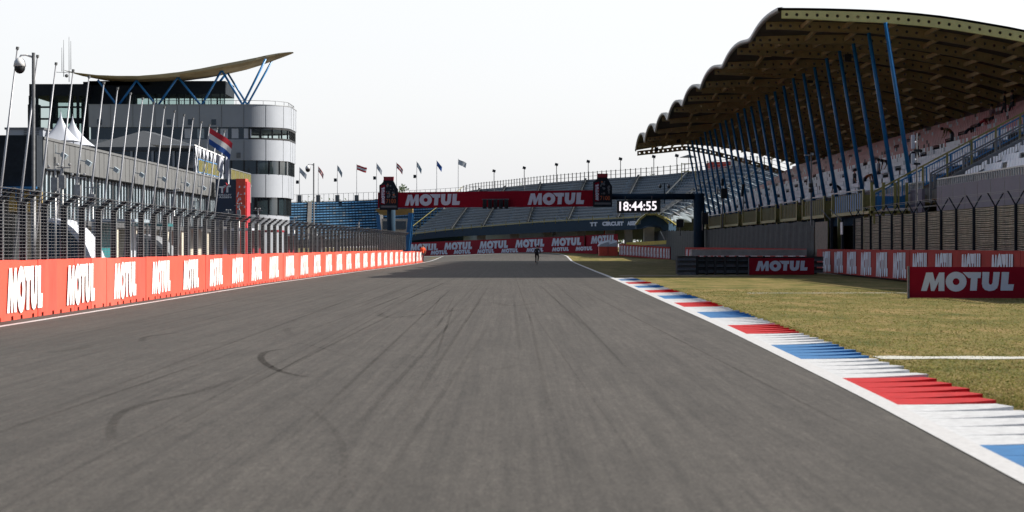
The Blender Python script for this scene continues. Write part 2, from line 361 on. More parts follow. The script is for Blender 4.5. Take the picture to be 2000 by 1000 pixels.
# kerb with saw teeth
M['kw'] = mat('kerb_white', (.52,.53,.55), .5, noise=.2, scale=9, bump=.2, spec=.2)
M['kr'] = mat('kerb_red', (.42,.017,.02), .8, noise=.22, scale=7, bump=.2, spec=.2)
M['kb'] = mat('kerb_blue', (.022,.135,.33), .8, noise=.2, scale=5, bump=.15)
kx = lambda y: smooth_tab([(0,4.4),(13.6,4.75),(19.8,4.95),(38,5.33),(51,5.57),(88,6.1),(106,6.15)], y)
mb = MB(); y = 7.2-4.2+.05; k = 0
tooth = .84
yy = 16.45-4.2*2
while yy < 104.5:
    idx = int(math.floor((yy-16.45+1e-4)/4.2))
    ci = {-1:2, 0:0, 1:1, 2:0, 3:2}.get(idx if idx < 4 else ((idx) % 4) or 4, 0)
    ph = (idx % 4); ci = {3:2, 0:0, 1:1, 2:0}[ph]
    y0, y1 = yy, yy+tooth
    def kp(t, y, h):
        a = rx(y)+.215; b = kx(y)-.04-.0012*y*0; return (a+(b-a)*t, y, .008+h)
    ts = [0,.25,.5,.75,1]
    hh = lambda t: .038*t*t+.010*t
    jit = random.uniform(-.05, .04)
    for t0, t1 in zip(ts, ts[1:]):
        q0, q1 = t0, t1+(jit if t1 == 1 else 0)
        mb.face([kp(q0,y0,hh(t0)), kp(q1,y0,hh(t1)), kp(q1,y1,hh(t1)*.25), kp(q0,y1,hh(t0)*.25)], ci)
        mb.face([kp(q0,y0,-.01), kp(q1,y0,-.01), kp(q1,y0,hh(t1)), kp(q0,y0,hh(t0))], ci)
    mb.face([kp(1+jit,y0,hh(1)), kp(1+jit,y0,-.02), kp(1+jit,y1,-.02), kp(1+jit,y1,hh(1)*.25)], ci)
    yy += tooth
mb.build('kerb', [M['kw'], M['kr'], M['kb']], kind='structure')
# grass blades
def blades():
    mb = MB(); rnd = random.Random(3)
    for k in range(60000):
        D = 17+ (rnd.random()**1.7)*60
        x = rnd.uniform(kx(D)-.02 + (0 if rnd.random() < .12 else .08), min(18, D*.26+1.0))
        if rnd.random() < .10: x = kx(D)+rnd.uniform(-.05, .18)
        if abs(D-29.35) < .40 and rnd.random() < .6: continue
        h = rnd.uniform(.006, .022)*(1.6 if rnd.random() < .05 else 1); wd = rnd.uniform(.005, .011)*(1+D/50); a = rnd.uniform(0, math.pi)
        dx, dy = math.cos(a)*wd, math.sin(a)*wd; lx_, ly_ = rnd.uniform(-.03,.03), rnd.uniform(-.03,.03)
        i = len(mb.v); mb.v += [(x-dx,D-dy,0),(x+dx,D+dy,0),(x+lx_,D+ly_,h)]; mb.f.append([i,i+1,i+2])
        mb.m.append(rnd.choice([0,1,1,2]))
    return mb
g1 = mat('blade_green', (.125,.14,.035), .85, noise=.35, scale=.7); g2 = mat('blade_olive', (.20,.175,.06), .85, noise=.35, scale=.7); g3 = mat('blade_dry', (.28,.215,.105), .85, noise=.3, scale=.7)
for gm in (g1,g2,g3):
    n_ = gm.node_tree; b_ = n_.nodes['Principled BSDF']; b_.inputs['Specular IOR Level'].default_value = 0.05
    tl = n_.nodes.new('ShaderNodeBsdfTranslucent'); mi_ = n_.nodes.new('ShaderNodeMixShader'); mi_.inputs[0].default_value = .5
    n_.links.new(b_.inputs['Base Color'].links[0].from_socket, tl.inputs[0]); n_.links.new(b_.outputs[0], mi_.inputs[1]); n_.links.new(tl.outputs[0], mi_.inputs[2])
    n_.links.new(mi_.outputs[0], n_.nodes['Material Output'].inputs[0])
o = blades().build('grass_blades', [g1,g2,g3], kind='stuff'); tag(o, 'short dry grass growing along the kerb and verge', 'grass')
# tyre marks
def tyremat():
    m = bpy.data.materials.new('rubber_mark'); m.use_nodes = True; n = m.node_tree; n.nodes.clear(); L = n.links.new
    o = n.nodes.new("ShaderNodeOutputMaterial"); t = n.nodes.new("ShaderNodeBsdfTransparent"); d = n.nodes.new("ShaderNodeBsdfDiffuse"); d.inputs[0].default_value = (.03,.028,.027,1)
    z = n.nodes.new("ShaderNodeTexNoise"); z.inputs['Scale'].default_value = 9; z.inputs['Detail'].default_value = 5
    tc = n.nodes.new("ShaderNodeTexCoord"); L(tc.outputs['Object'], z.inputs['Vector'])
    at = n.nodes.new("ShaderNodeAttribute"); at.attribute_name = 'fade'
    mr = n.nodes.new("ShaderNodeMath"); mr.operation = 'MULTIPLY'; L(z.outputs['Fac'], mr.inputs[0]); L(at.outputs['Fac'], mr.inputs[1])
    mi = n.nodes.new("ShaderNodeMixShader"); L(mr.outputs[0], mi.inputs[0]); L(t.outputs[0], mi.inputs[1]); L(d.outputs[0], mi.inputs[2]); L(mi.outputs[0], o.inputs[0]); return m
M['rubber'] = tyremat()
def catmull(ps, n=10):
    out = []; ps = [Vector(p) for p in ps]; q = [ps[0]]+ps+[ps[-1]]
    for k in range(1, len(q)-2):
        a, b, c, d = q[k-1], q[k], q[k+1], q[k+2]
        for j in range(n):
            t = j/n; out.append(.5*((2*b)+(c-a)*t+(2*a-5*b+4*c-d)*t*t+(-a+3*b-3*c+d)*t*t*t))
    return out+[ps[-1]]
nmark = 0
def mark(pix, wd, strength):
    global nmark
    ps = catmull([G(*p) for p in pix]); mb = MB(); n = len(ps); att = []
    for k, p in enumerate(ps):
        d = (ps[min(k+1,n-1)]-ps[max(k-1,0)]).normalized(); r = Vector((d.y,-d.x,0))
        z = .0075+.0004*(nmark % 8); e = math.sin(math.pi*min(1,max(.0,(k+.3)/n)))**.5*strength*.42
        for j, f in ((-1,0),(-.55,1),(.55,1),(1,0)):
            q = p+r*wd/2*j; mb.v.append((q.x,q.y,z)); att.append(f*e)
    for k in range(n-1):
        for j in range(3): mb.f.append([k*4+j, k*4+j+1, k*4+j+5, k*4+j+4]); mb.m.append(0)
    o = mb.build('tyre_mark', M['rubber'], kind='structure'); a = o.data.attributes.new('fade', 'FLOAT', 'POINT'); a.data.foreach_set('value', att); nmark += 1
mark([(222,862),(216,838),(240,806),(300,786),(390,765),(480,735)], .12, .95)
mark([(600,738),(545,725),(512,705),(516,690),(552,682)], .13, 1.7)
mark([(560,775),(620,810),(664,860),(670,930),(640,990)], .08, .35)
mark([(276,668),(282,660),(310,655),(350,650)], .15, 1.0)
mark([(180,672),(150,682),(90,690)], .25, .5)
mark([(570,655),(560,645),(580,640),(640,638)], .2, .6)
mark([(740,610),(752,620),(800,618),(900,605)], .25, .6)
mark([(300,700),(420,672),(560,668),(700,700)], .12, .4)
mark([(960,590),(1000,598),(1045,592)], .3, .5)
mark([(890,720),(960,724),(1010,712)], .12, .5)
for k in range(46):
    r = random.Random(k); px = 330+r.gauss(620, 300); 
    X = r.gauss(-2.5, 3.0); X = max(-9.2, min(3.0, X)); y0 = r.uniform(10, 60); y1 = y0+r.uniform(15, 70); dr = r.uniform(-.5, .5)
    ps = [(1000+4000*(X+dr*t)/(y0+(y1-y0)*t), 482+6400/(y0+(y1-y0)*t)) for t in (0,.33,.66,1)]
    mark(ps, r.uniform(.03,.10), r.uniform(.3,.9))

# ------------------------------------------------------------------ left wall with lettering
WT = [(36,-10.85),(60,-10.9),(90,-10.95),(115,-10.55),(152,-9.95),(178,-9.55),(206,-9.25),(230,-9.2)]
wx = lambda y: smooth_tab(WT, y, 8)
WH = 1.3
wall = thing('trackside_wall', 'long red block wall with white lettering along the left edge of the track', 'wall', (-11,40,0))
seam = MB()
Y = 37.0; k = 0
while Y < 212:
    L_ = 2.0; a = (wx(Y), Y); b = (wx(Y+L_-.02), Y+L_-.02)
    jz = random.uniform(-.012,.012); jx = random.uniform(-.012,.012)
    hgt = (WH+jz) if Y < 178 else WH*.9+jz
    if Y > 200: hgt -= .06
    mb = MB()
    def seg(u0, u1, z0, z1):
        x0 = a[0]+(b[0]-a[0])*u0+jx; x1 = a[0]+(b[0]-a[0])*u1+jx; y0 = a[1]+(b[1]-a[1])*u0; y1 = a[1]+(b[1]-a[1])*u1
        mb.hexa([(x0-.35,y0,z0),(x0,y0,z0),(x1,y1,z0),(x1-.35,y1,z0),(x0-.35,y0,z1),(x0,y0,z1),(x1,y1,z1),(x1-.35,y1,z1)])
    seg(0, 1, .09, hgt)
    seg(0, .17, 0.0, .09); seg(.27, .73, 0.0, .09); seg(.83, 1, 0.0, .09)
    mb.build('wall_block', random.choice([M['orange_red'],M['orange_red'],M['red2'],M['red3']]), wall); k += 1
    Y += L_
MB().hexa([(-11.4,36,0),(-11.15,36,0),(-11.25,100,0),(-11.6,100,0),(-11.4,36,.12),(-11.15,36,.12),(-11.25,100,.12),(-11.6,100,.12)]).build('wall_footing', M['black'], wall)
Y = 38.02
while Y < 206:
    mb = MB(); hz = (1.3 if Y < 178 else 1.17)
    logo(mb, lambda u, v: Vector((wx(Y+3.35*u)+.025, Y+3.35*u, .17+1.0*hz/1.3*v)))
    mb.build('lettering', M['white'], wall); Y += 5.97
# ------------------------------------------------------------------ debris fence on the wall
fence = thing('debris_fence', 'grey wire debris fence with angled top standing on the left wall', 'fence', (-11.2,40,1.3))
Y = 37.6; n = 0; FZ = 2.57
pl = []
while Y < 186:
    pl.append(Y); Y += 2.12
for Y in pl:
    x = wx(Y)-.12
    mb = MB(); mb.box(x-.07, x+.055, Y-.05, Y+.05, WH-.02, FZ, 0)
    mb.box(x-.085, x-.07, Y-.055, Y+.055, WH, FZ, 1); mb.box(x+.055, x+.07, Y-.055, Y+.055, WH, FZ, 1)
    mb.box(x-.09, x+.09, Y-.06, Y+.06, FZ, FZ+.035, 1)
    mb.hexa([(x-.04,Y-.03,FZ+.03),(x+.06,Y-.03,FZ+.03),(x+.06,Y+.03,FZ+.03),(x-.04,Y+.03,FZ+.03),(x+.30,Y-.03,FZ+.30),(x+.36,Y-.03,FZ+.26),(x+.36,Y+.03,FZ+.26),(x+.30,Y+.03,FZ+.30)], 0)
    mb.hexa([(x-.06,Y-.13,FZ+.02),(x+.02,Y-.13,FZ-.0),(x+.02,Y+.13,FZ-.0),(x-.06,Y+.13,FZ+.02),(x+.30,Y-.13,FZ+.31),(x+.34,Y-.13,FZ+.29),(x+.34,Y+.13,FZ+.29),(x+.30,Y+.13,FZ+.31)], 0)
    mb.build('post', [M['dark'], M['galv']], fence)
mb = MB()
for j in range(17):
    z = WH+.06+j*.073
    for a, b in zip(pl, pl[1:]):
        mb.bar((wx(a)-.12+.08, a, z), (wx(b)-.12+.08, b, z+random.uniform(-.006,.006)), .0065)
mb.build('horizontal_wire', M['wire'], fence, kind=None)
mb = MB()
for j in range(4):
    f = j/3
    for a, b in zip(pl, pl[1:]):
        mb.bar((wx(a)-.1+.33*f+.05, a, FZ+.03+.24*f), (wx(b)-.1+.33*f+.05, b, FZ+.03+.24*f), .014)
for a in arange(pl[0], pl[-1], .5):
    mb.bar((wx(a)-.05, a, FZ+.03), (wx(a)+.28, a, FZ+.27), .016)
mb.build('top_mesh', M['galvd'], fence)
mb = MB()
for a in arange(pl[0], pl[-1], .42):
    mb.bar((wx(a)-.03, a, WH), (wx(a)-.03, a, FZ), .006)
mb.build('vertical_wire', M['wire'], fence)

cx = lambda px, D: (px-1000)*D/4000
# ------------------------------------------------------------------ flagpoles in the pit lane
g = 'slanted flagpoles in a row behind the pit wall'
fp = None
invs = [.001035+.0000438*k for k in range(18)]
D0 = invs[0]*4000*14
for k, iv in enumerate(invs):
    D = iv*4000*14
    if k == 0:
        fp = thing('flagpole', 'bare slanted flagpole, '+ORD[0]+' from the left in the row behind the fence', 'flagpole', (-14.85,D,0), g)
        MB().tube([(-14.85,D,0),(-14.4,D,3.8),(-14.0,D,7.18)], [.042,.036,.022], 8).build('pole', M['pole'], fp, True)
        MB().tube([(-14.0,D,7.18),(-13.99,D,7.26)], [.045,.045], 10).build('cap', M['fascia'], fp)
    else:
        o = copy_thing(fp, (0, D-D0, 0), ('slanted flagpole, ' + ORD[k] + ' from the left in the row behind the fence') if k != 15 else 'slanted flagpole carrying the red white and blue flag', g)
# dutch flag on the 16th pole
def flag(name, label, base, wdt, hgt, mats, nst, droop, parent=None, seed=0, cat='flag', dirv=(1,0,0), group=None):
    mb = MB(); B = Vector(base); dv_ = Vector(dirv).normalized()
    def fn(u, v):
        wv = .12*hgt*math.sin(u*7+seed+v*1.5)*u
        return B+dv_*wdt*u*(1-.12*v)+Vector((0,1,0))*wv+Vector((0,0,-1))*(hgt*v+droop*u*u**.2+.08*hgt*math.sin(u*5+seed)*u)
    us = [k/12 for k in range(13)]; vs = [k/12 for k in range(13)]
    mb.grid(fn, us, vs, lambda a, b: min(nst-1, b*nst//12))
    o = mb.build(name, mats, None, True); tag(o, label, cat, group); return o
Df = invs[15]*4000*14; 
flag('flag', 'large red white and blue striped flag flying behind the left fence', (-14.02,Df,7.12), 1.08, .78, [M['redflag'],M['white'],M['blueflag']], 3, .75, seed=1)
flag('flag', 'small white flag hanging limp just below the red white and blue flag', (cx(424,96),96,1.6+(482-300)*.024), .28, .75, [M['tentw']], 1, .35, seed=2)
flag('flag', 'narrow white flag hanging limp right of the striped flag', (cx(440,99),99,1.6+(482-296)*.02475), .22, 1.2, [M['tentw']], 1, .35, seed=4)
# ------------------------------------------------------------------ CCTV poles
def cctv(x, D, top, label, grp='dome cameras on poles', side=-1):
    t = thing('camera_pole', label, 'security camera', (x,D,0), grp)
    MB().tube([(x,D,0),(x,D,2.9),(x,D,2.91),(x,D,top)], [.07,.07,.045,.045], 12).build('pole', M['galvd'], t, True)
    MB().tube([(x,D,top-.12),(x+side*.2,D,top-.06),(x+side*.33,D,top-.07),(x+side*.36,D,top-.14)], [.03,.022,.022,.03], 8).build('arm', M['white'], t, True)
    h = MB().tube([(x+side*.36,D,top-.13),(x+side*.36,D,top-.22),(x+side*.36,D,top-.36)], [.06,.14,.165], 16).build('camera_housing', M['white'], t, True)
    MB().sphere((x+side*.36,D,top-.39), .145, 14, 0, (1,1,1.1)).build('dome', M['black'], h, True)
cctv(-12.5, 53.5, 6.67, 'tall dark pole with white dome camera at far left')
cctv(-12.1, 125, 6.7, 'dome camera pole just right of the white tower')

# ------------------------------------------------------------------ pit lane furniture behind fence
def pitstand(x, y, L_, H, c, c2, lab, rounded):
    t = thing('pit_stand', lab, 'pit stand', (x,y,0), 'team stands along the pit wall')
    if rounded:
        prof = [(0,0)]+[(1.5*(1-math.cos(R(a))), H*math.sin(R(a))) for a in range(10,91,10)]+[(1.75,H),(1.75,H-.12),(1.5,H-.12)]
        prof += [(1.5*(1-math.cos(R(a)))+.12, (H-.12)*math.sin(R(a))) for a in range(80,0,-10)]+[(.12,0)]
        MB().extr([(x-1.2+1.75-p[0],y,p[1]) for p in prof], (0,L_,0)).build('canopy', c, t)
        MB().extr([(x-1.2+1.75-p[0]*.92-.08,y+.05,p[1]*.97) for p in prof[:11]]+[(x-1.2,y+.05,0)], (0,.05,0)).build('end_panel', c2, t)
    else:
        mb = MB(); mb.box(x-.9,x+.6,y,y+L_,H-.1,H); mb.build('canopy', c2, t)
        for sx in (-.85,.5):
            for sy in (.05,L_-.1): MB().box(x+sx,x+sx+.06,y+sy,y+sy+.06,0,H-.1).build('leg', M['galv'], t)
        MB().box(x-.8,x-.74,y+.12,y+L_-.12,.3,H-.12).build('back_panel', c, t)
        MB().box(x-.7,x+.3,y+.3,y+L_-.3,.75,.8).build('counter', M['galvd'], t)
pitstand(-13.6, 64.5, 2.2, 2.5, M['tentw'], M['fasciablue'], 'arched white pit stand with grey end behind the fence', True)
pitstand(-13.4, 69.5, 2.8, 2.55, M['teal'], M['seatbp'], 'teal pit stand beside the arched white one', False)
pitstand(-13.2, 74.5, 1.6, 2.45, M['tentw'], M['teal'], 'pale narrow pit stand with teal edge behind the fence', False)
pitstand(-13.6, 80, 2.2, 2.1, M['galv'], M['fasciablue'], 'low arched grey pit stand behind the fence', True)
pitstand(-13.4, 90, 3.4, 2.5, M['cream'], M['galvd'], 'cream backed pit stand in the middle of the row', False)
pitstand(-13.3, 99, 3.4, 2.5, M['navy'], M['tentw'], 'navy pit stand with white top behind the fence', False)
pitstand(-13.2, 110, 4.0, 2.5, M['dark_red'], M['red'], 'dark red pit stand with red top behind the fence', False)
pitstand(-12.8, 124, 4.4, 2.4, M['red'], M['tentw'], 'bright red pit stand with white top behind the fence', False)
pitstand(-12.4, 139, 4.4, 2.4, M['galv'], M['galvd'], 'plain grey pit stand far down the fence', False)
# trucks / containers in pit lane seen through the fence
def mast(x, D, h, lab, heads, box=True):
    t = thing('equipment_mast', lab, 'mast', (x,D,0), 'equipment masts above the pit wall')
    MB().tube([(x,D,0),(x,D,h)], [.04,.03], 8).build('pole', M['galv'], t, True)
    mb = MB(); mb.box(x-.12,x+.08,D-.08,D+.08,h-.75,h-.35)
    mb.build('equipment_box', M['galv'], t)
    mb = MB(); mb.bar((x-.25,D,h-.12),(x+.25,D,h-.12),.03)
    for s in heads: mb.sphere((x+s,D,h-.02), .05, 8)
    mb.build('sensor_arm', M['galv'], t)
cx = lambda px, D: (px-1000)*D/4000
mast(cx(108,62), 62, 4.05, 'short weather mast at left, left one of the close pair', (-.2,.2))
mast(cx(122,63), 63, 4.15, 'short weather mast, right one of the close pair', (-.15,.22))
mast(cx(153,66), 66, 3.95, 'sensor mast with grey box above the fence at left', (-.2,0,.2))
mast(cx(181,70), 70, 3.75, 'low sensor mast with flat crossbar above the fence', (.22,))
mast(cx(340,88), 88, 4.1, 'sensor mast before the dark pit windows', (-.2,.1,.2))
mast(cx(378,95), 95, 3.8, 'small wind vane mast left of the blue tower sign', (.2,))
mast(cx(446,105), 105, 3.5, 'sensor mast in front of the blue tower sign', (-.1,.1))
mast(cx(467,108), 108, 3.9, 'sensor mast in front of the red tower panel', (-.1,.1))
mast(cx(504,112), 112, 3.7, 'sensor mast before the lowest tower windows', (-.15,.1))
mast(cx(701,150), 150, 3.4, 'sensor mast in front of the blue seats', (0,))
mast(cx(575,125), 125, 3.4, 'sensor mast right of the tower foot', (0,.1))

# ------------------------------------------------------------------ pit building
X0 = -27.0
pb = thing('pit_building', 'long low pit building with grey fascia and dark strip windows on the left', 'building', (X0,160,0))
zt = 7.95; zb = 6.15
mb = MB(); mb.box(X0-14, X0, 118, 212, zb, zt-.15); mb.box(X0-14.02, X0+.06, 118, 212.0, zt-.15, zt, 0)
for y in arange(119, 211, 1.5): mb.box(X0, X0+.012, y, y+.05, zb, zt-.15, 1)
mb.build('fascia', [M['fascia'], M['black']], pb)
MB().box(X0-13, X0-.5, 118.2, 211.8, 3.2, zb).build('window_band', M['glassd'], pb)
mb = MB()
for k, y in enumerate(arange(118.3, 211, 1.12)): mb.box(X0-.5, X0-.44, y, y+.05, 3.2, zb, 0); mb.box(X0-.5, X0-.46, y+.1, y+(.48 if k % 3 else .34), 3.3, zb-.05, 1 if k % 5 else 2)
mb.build('mullions', [M['galv'], M['seatbp'], M['black']], pb)
MB().box(X0-.45, X0+.1, 118, 212, 2.9, 3.25).build('canopy_edge', M['galvd'], pb)
MB().box(X0-13, X0-2.5, 118, 212, 0.02, 2.9).build('garage_back_wall', M['conc'], pb)
for k, y in enumerate(arange(119, 210, 7)):
    MB().box(X0-2.4, X0-.1, y, y+1.0, 0.02, 2.9).build('garage_pillar', M['cream'], pb)
for k, y in enumerate(arange(121, 203, 7)):
    MB().box(X0-2.2, X0-2.1, y+.2, y+5.0, .3, 2.5).build('garage_door', [M['dark_red'],M['navy'],M['black'],M['galvd'],M['red'],M['black']][k % 6], pb)
# dark end facade towards the camera
MB().box(X0-16, X0-.04, 116.5, 117.95, 5.0, 7.95).build('end_cladding', M['dark'], pb)
mb = MB(); mb.box(X0-16, X0+.0, 116.3, 116.45, 4.9, 5.02)
for k in range(40): mb.box(X0-16+k*.4, X0-15.96+k*.4, 116.3, 116.36, 4.3, 4.9)
mb.build('blue_rail', M['blue'], pb)
mb = MB()
for k in range(22): mb.box(X0-16+k*.75, X0-15.6+k*.75, 117.0, 117.2, 3.6, 4.75)
mb.build('yellow_slats', M['yellowb'], pb)
MB().box(X0-16, X0-.04, 117.3, 117.95, .02, 4.95).build('end_wall', M['concd'], pb)
for xx_ in (-28.3,-29.6,-31.5):
    MB().box(xx_,xx_+.5,116.6,117.28,.02,3.4).build('end_pillar', M['cream'], pb)
for k, (yy_, zz_) in enumerate([(121,7.15),(128,7.0),(137,6.9),(146.5,6.9),(156,6.9),(167,6.85),(176,6.8),(186,6.8)]):
    f = MB().hexa([(X0+.35,yy_-.25,zz_-.2),(X0+.6,yy_-.25,zz_-.38),(X0+.6,yy_+.25,zz_-.38),(X0+.35,yy_+.25,zz_-.2),(X0+.45,yy_-.25,zz_+.05),(X0+.75,yy_-.25,zz_-.15),(X0+.75,yy_+.25,zz_-.15),(X0+.45,yy_+.25,zz_+.05)])
    f.bar((X0,yy_,zz_),(X0+.5,yy_,zz_-.1),.06); f.bar((X0+.05,yy_,zz_),(X0+.05,yy_,zz_+.5),.03)
    f.build('floodlight', M['seatbp'], pb)
# railing with yellow slats along the roof terrace
def slatrail(name, lab, a, b, z0, z1, mp, ms, n, cat='railing', grp=None):
    a = Vector(a); b = Vector(b); t = thing(name, lab, cat, (a.x,a.y,z0), grp)
    mb = MB(); mb.bar((a.x,a.y,z1),(b.x,b.y,z1),.07); mb.bar((a.x,a.y,z0+.08),(b.x,b.y,z0+.08),.05)
    for k in range(0, n+1, 6): p = a.lerp(b, k/n); mb.bar((p.x,p.y,z0),(p.x,p.y,z1),.08)
    mb.build('rail', mp, t)
    mb = MB(); d = (b-a)/n
    for k in range(n): p = a+d*(k+.2); q = a+d*(k+.72); mb.hexa([(p.x-.02,p.y,z0+.1),(p.x+.02,p.y,z0+.1),(q.x+.02,q.y+.001,z0+.1),(q.x-.02,q.y+.001,z0+.1),(p.x-.02,p.y,z1-.08),(p.x+.02,p.y,z1-.08),(q.x+.02,q.y+.001,z1-.08),(q.x-.02,q.y+.001,z1-.08)])
    mb.build('slats', ms, t); return t
slatrail('terrace_railing', 'yellow slatted terrace railing above the pit building', (X0+.02,176,0), (X0+.02,189,0), 7.97, 9.15, M['blue'], M['yellow'], 30)
slatrail('terrace_railing', 'short yellow slatted railing right of the blue tower sign', (X0+.02,196.5,0), (X0+.02,211.5,0), 7.97, 9.1, M['galv'], M['yellow'], 30)
# roof terrace things
t = thing('roof_plant_room', 'grey plant room on the roof at far left', 'plant room', P(36,268,150))
a = P(12,249,150); b = P(84,285,150)
MB().box(a.x,b.x,150,156,b.z,a.z-.15).build('wall', M['panel'], t); MB().box(a.x-.1,b.x+.1,149.9,156.1,a.z-.15,a.z).build('roof', M['galvd'], t)
mb = MB(); 
for k in range(7): mb.box(a.x+1.3, a.x+2.4, 149.95, 149.99, b.z+.2+.15*k, b.z+.29+.15*k)
mb.build('louvre', M['galvd'], t)
def pagoda(px, ytop, ybase, hw, D, lab):
    c = P(px, ybase, D); top = P(px, ytop, D); r = hw*D/4000; t = thing('peaked_tent', lab, 'tent', (c.x, c.y+r, c.z), 'white peaked tents on the roof')
    mb = MB(); H = top.z-c.z; n = 12; ring = []
    lv = [0,.06,.14,.26,.4,.56,.72,.86,1]
    for h in lv:
        q = r*((1-h)**1.9)*.93+.02+ (.07*r*(1-h)); ring.append(mb.pts([(c.x+q*(math.copysign(min(1,abs(math.cos(2*math.pi*j/16))*1.3),math.cos(2*math.pi*j/16))), c.y+r+q*(math.copysign(min(1,abs(math.sin(2*math.pi*j/16))*1.3),math.sin(2*math.pi*j/16))), c.z+H*h) for j in range(16)]))
    for u, v in zip(ring, ring[1:]):
        for j in range(16): mb.f.append([u+j,u+(j+1)%16,v+(j+1)%16,v+j]); mb.m.append(0)
    mb.build('canopy', M['tentw'], t, True)
    mb = MB()
    for sx in (-1,1):
        for sy in (0,2): MB().bar((c.x+sx*r*.95,c.y+.05+sy*r*.95,c.z),(c.x+sx*r*.95,c.y+.05+sy*r*.95,7.9),.08).build('leg', M['galv'], t)
    MB().tube([(top.x,c.y+r,top.z-.02),(top.x,c.y+r,top.z+.15)],.02,6).build('finial', M['galv'], t)
pagoda(111, 216, 274, 34, 150, 'white peaked tent on the roof, the left and taller one')
pagoda(133, 224, 283, 40, 158, 'white peaked tent on the roof, partly behind its taller neighbour')
t = thing('marquee', 'wide dark grey hipped marquee on the pit roof terrace', 'marquee', P(275,345,190))
e0 = P(165,287,190); e1 = P(388,287,190); ap = P(268,250,190)
mb = MB()
q = [(e0.x,190,e0.z),(e1.x,190,e1.z),(e1.x,202,e1.z),(e0.x,202,e0.z)]
r0 = (ap.x-.3,194.5,ap.z); r1 = (ap.x+.3,197.5,ap.z)
mb.face([q[0],q[1],r1,r0]); mb.face([q[1],q[2],r1]); mb.face([q[2],q[3],r0,r1]); mb.face([q[3],q[0],r0])
mb.face([q[0],q[1],(q[1][0],190,e0.z-.35),(q[0][0],190,e0.z-.35)])
mb.face([q[1],q[2],(q[2][0],202,e0.z-.35),(q[1][0],190,e0.z-.35)])
mb.build('canopy', M['tentg'], t)
MB().box(e0.x+.3,e1.x-.3,190.4,201.6,8.0,8.9).build('side_wall', M['fascia'], t)
MB().box(e0.x+.3,e1.x-.3,190.5,201.5,8.95,e0.z-.4).build('window_band', M['glassd'], t)
for k in range(6): MB().box(e0.x+.3+(e1.x-e0.x-.8)*k/5,e0.x+.5+(e1.x-e0.x-.8)*k/5,190.2,190.35,8,e0.z-.3).build('leg', M['galv'], t)
# truss wall / white stair canopy
t = thing('truss_canopy', 'pale glazed lean-to with truss bracing beside the marquee', 'canopy', P(404,345,188))
a = P(378,282,188); b = P(436,306,196)
MB().hexa([(a.x,188,a.z-.12),(a.x+.1,188,a.z-.12),(b.x+.1,196,b.z-.12),(b.x,196,b.z-.12),(a.x-4,188,a.z),(a.x+.1,188,a.z),(b.x+.1,196,b.z),(b.x-4,196,b.z)]).build('roof', M['white'], t)
mb = MB()
for k in range(8):
    p = a.lerp(b, k/8); q2 = a.lerp(b, (k+1)/8)
    mb.bar((p.x+.1,p.y,8.0),(q2.x+.1,q2.y,q2.z-.1),.05); mb.bar((q2.x+.1,q2.y,8.0),(p.x+.1,p.y,p.z-.1),.05); mb.bar((p.x+.1,p.y,8),(p.x+.1,p.y,p.z-.1),.08)
mb.build('bracing', M['dark'], t)
MB().hexa([(a.x,188,8),(a.x+.04,188,8),(b.x+.04,196,8),(b.x,196,8),(a.x,188,a.z-.14),(a.x+.04,188,a.z-.14),(b.x+.04,196,b.z-.14),(b.x,196,b.z-.14)]).build('side_wall', M['tentw'], t)
# blue tower sign
t = thing('tower_sign', 'dark blue tower sign with white and red lettering beside the pit building', 'sign', P(440,440,184))
a = P(421,350,184); b = P(461,430,184)
MB().box(a.x,b.x,184,186,0.02,a.z).build('blue_panel', M['navy'], t)
mb = MB(); fn = lambda px0,px1,py0,py1: (lambda u,v: Vector((cx(px0+(px1-px0)*u,184), 183.97, P(0,py1+(py0-py1)*v,184).z)))
text_on(mb, 'T', fn(428,440,364,377), 0, .05); text_on(mb, 'T', fn(437,451,362,376), 0, .05); text_on(mb, 'CIRCUIT', fn(427,452,379,382.5), 0, .03); text_on(mb, 'ASSEN', fn(427,452,383.5,387), 0, .03)
mb.build('lettering', M['letter'], t)
mb = MB(); mb.tube([P(436,378,183.9),P(439,368,183.9),P(444,361,183.9),P(441,357,183.9)],[.03,.05,.06,.04],6); mb.build('emblem', M['redflag'], t)
a = P(461,349,183.6); b = P(482,430,183.6)
MB().box(a.x,a.x+.85,183.6,185.5,0.02,a.z).build('red_panel', M['orange_red'], t)
MB().box(a.x+.15,b.x,183.7,186,0.02,a.z-.25).build('red_panel', M['redflag'], t)
mb = MB()
text_on(mb, 'G', fn(465,471,386,391), 0, .05); text_on(mb, '/', fn(462,467,375,385), 0, .05); mb.face([fn(468,473,379,380)(u,v) for u,v in ((0,0),(1,0),(1,1),(0,1))]);
for (p,q2) in ((463,390),(466,363),(476,363),(476,376),(463,402),(476,402)): mb.face([fn(p,p+3,q2,q2+4)(u,v) for u,v in ((0,0),(1,0),(1,1),(0.3,1))])
for q in range(len(mb.v)): mb.v[q] = (mb.v[q][0]*183.55/184, 183.55, 1.6+(mb.v[q][2]-1.6)*183.55/184)
mb.build('lettering', M['letter'], t)

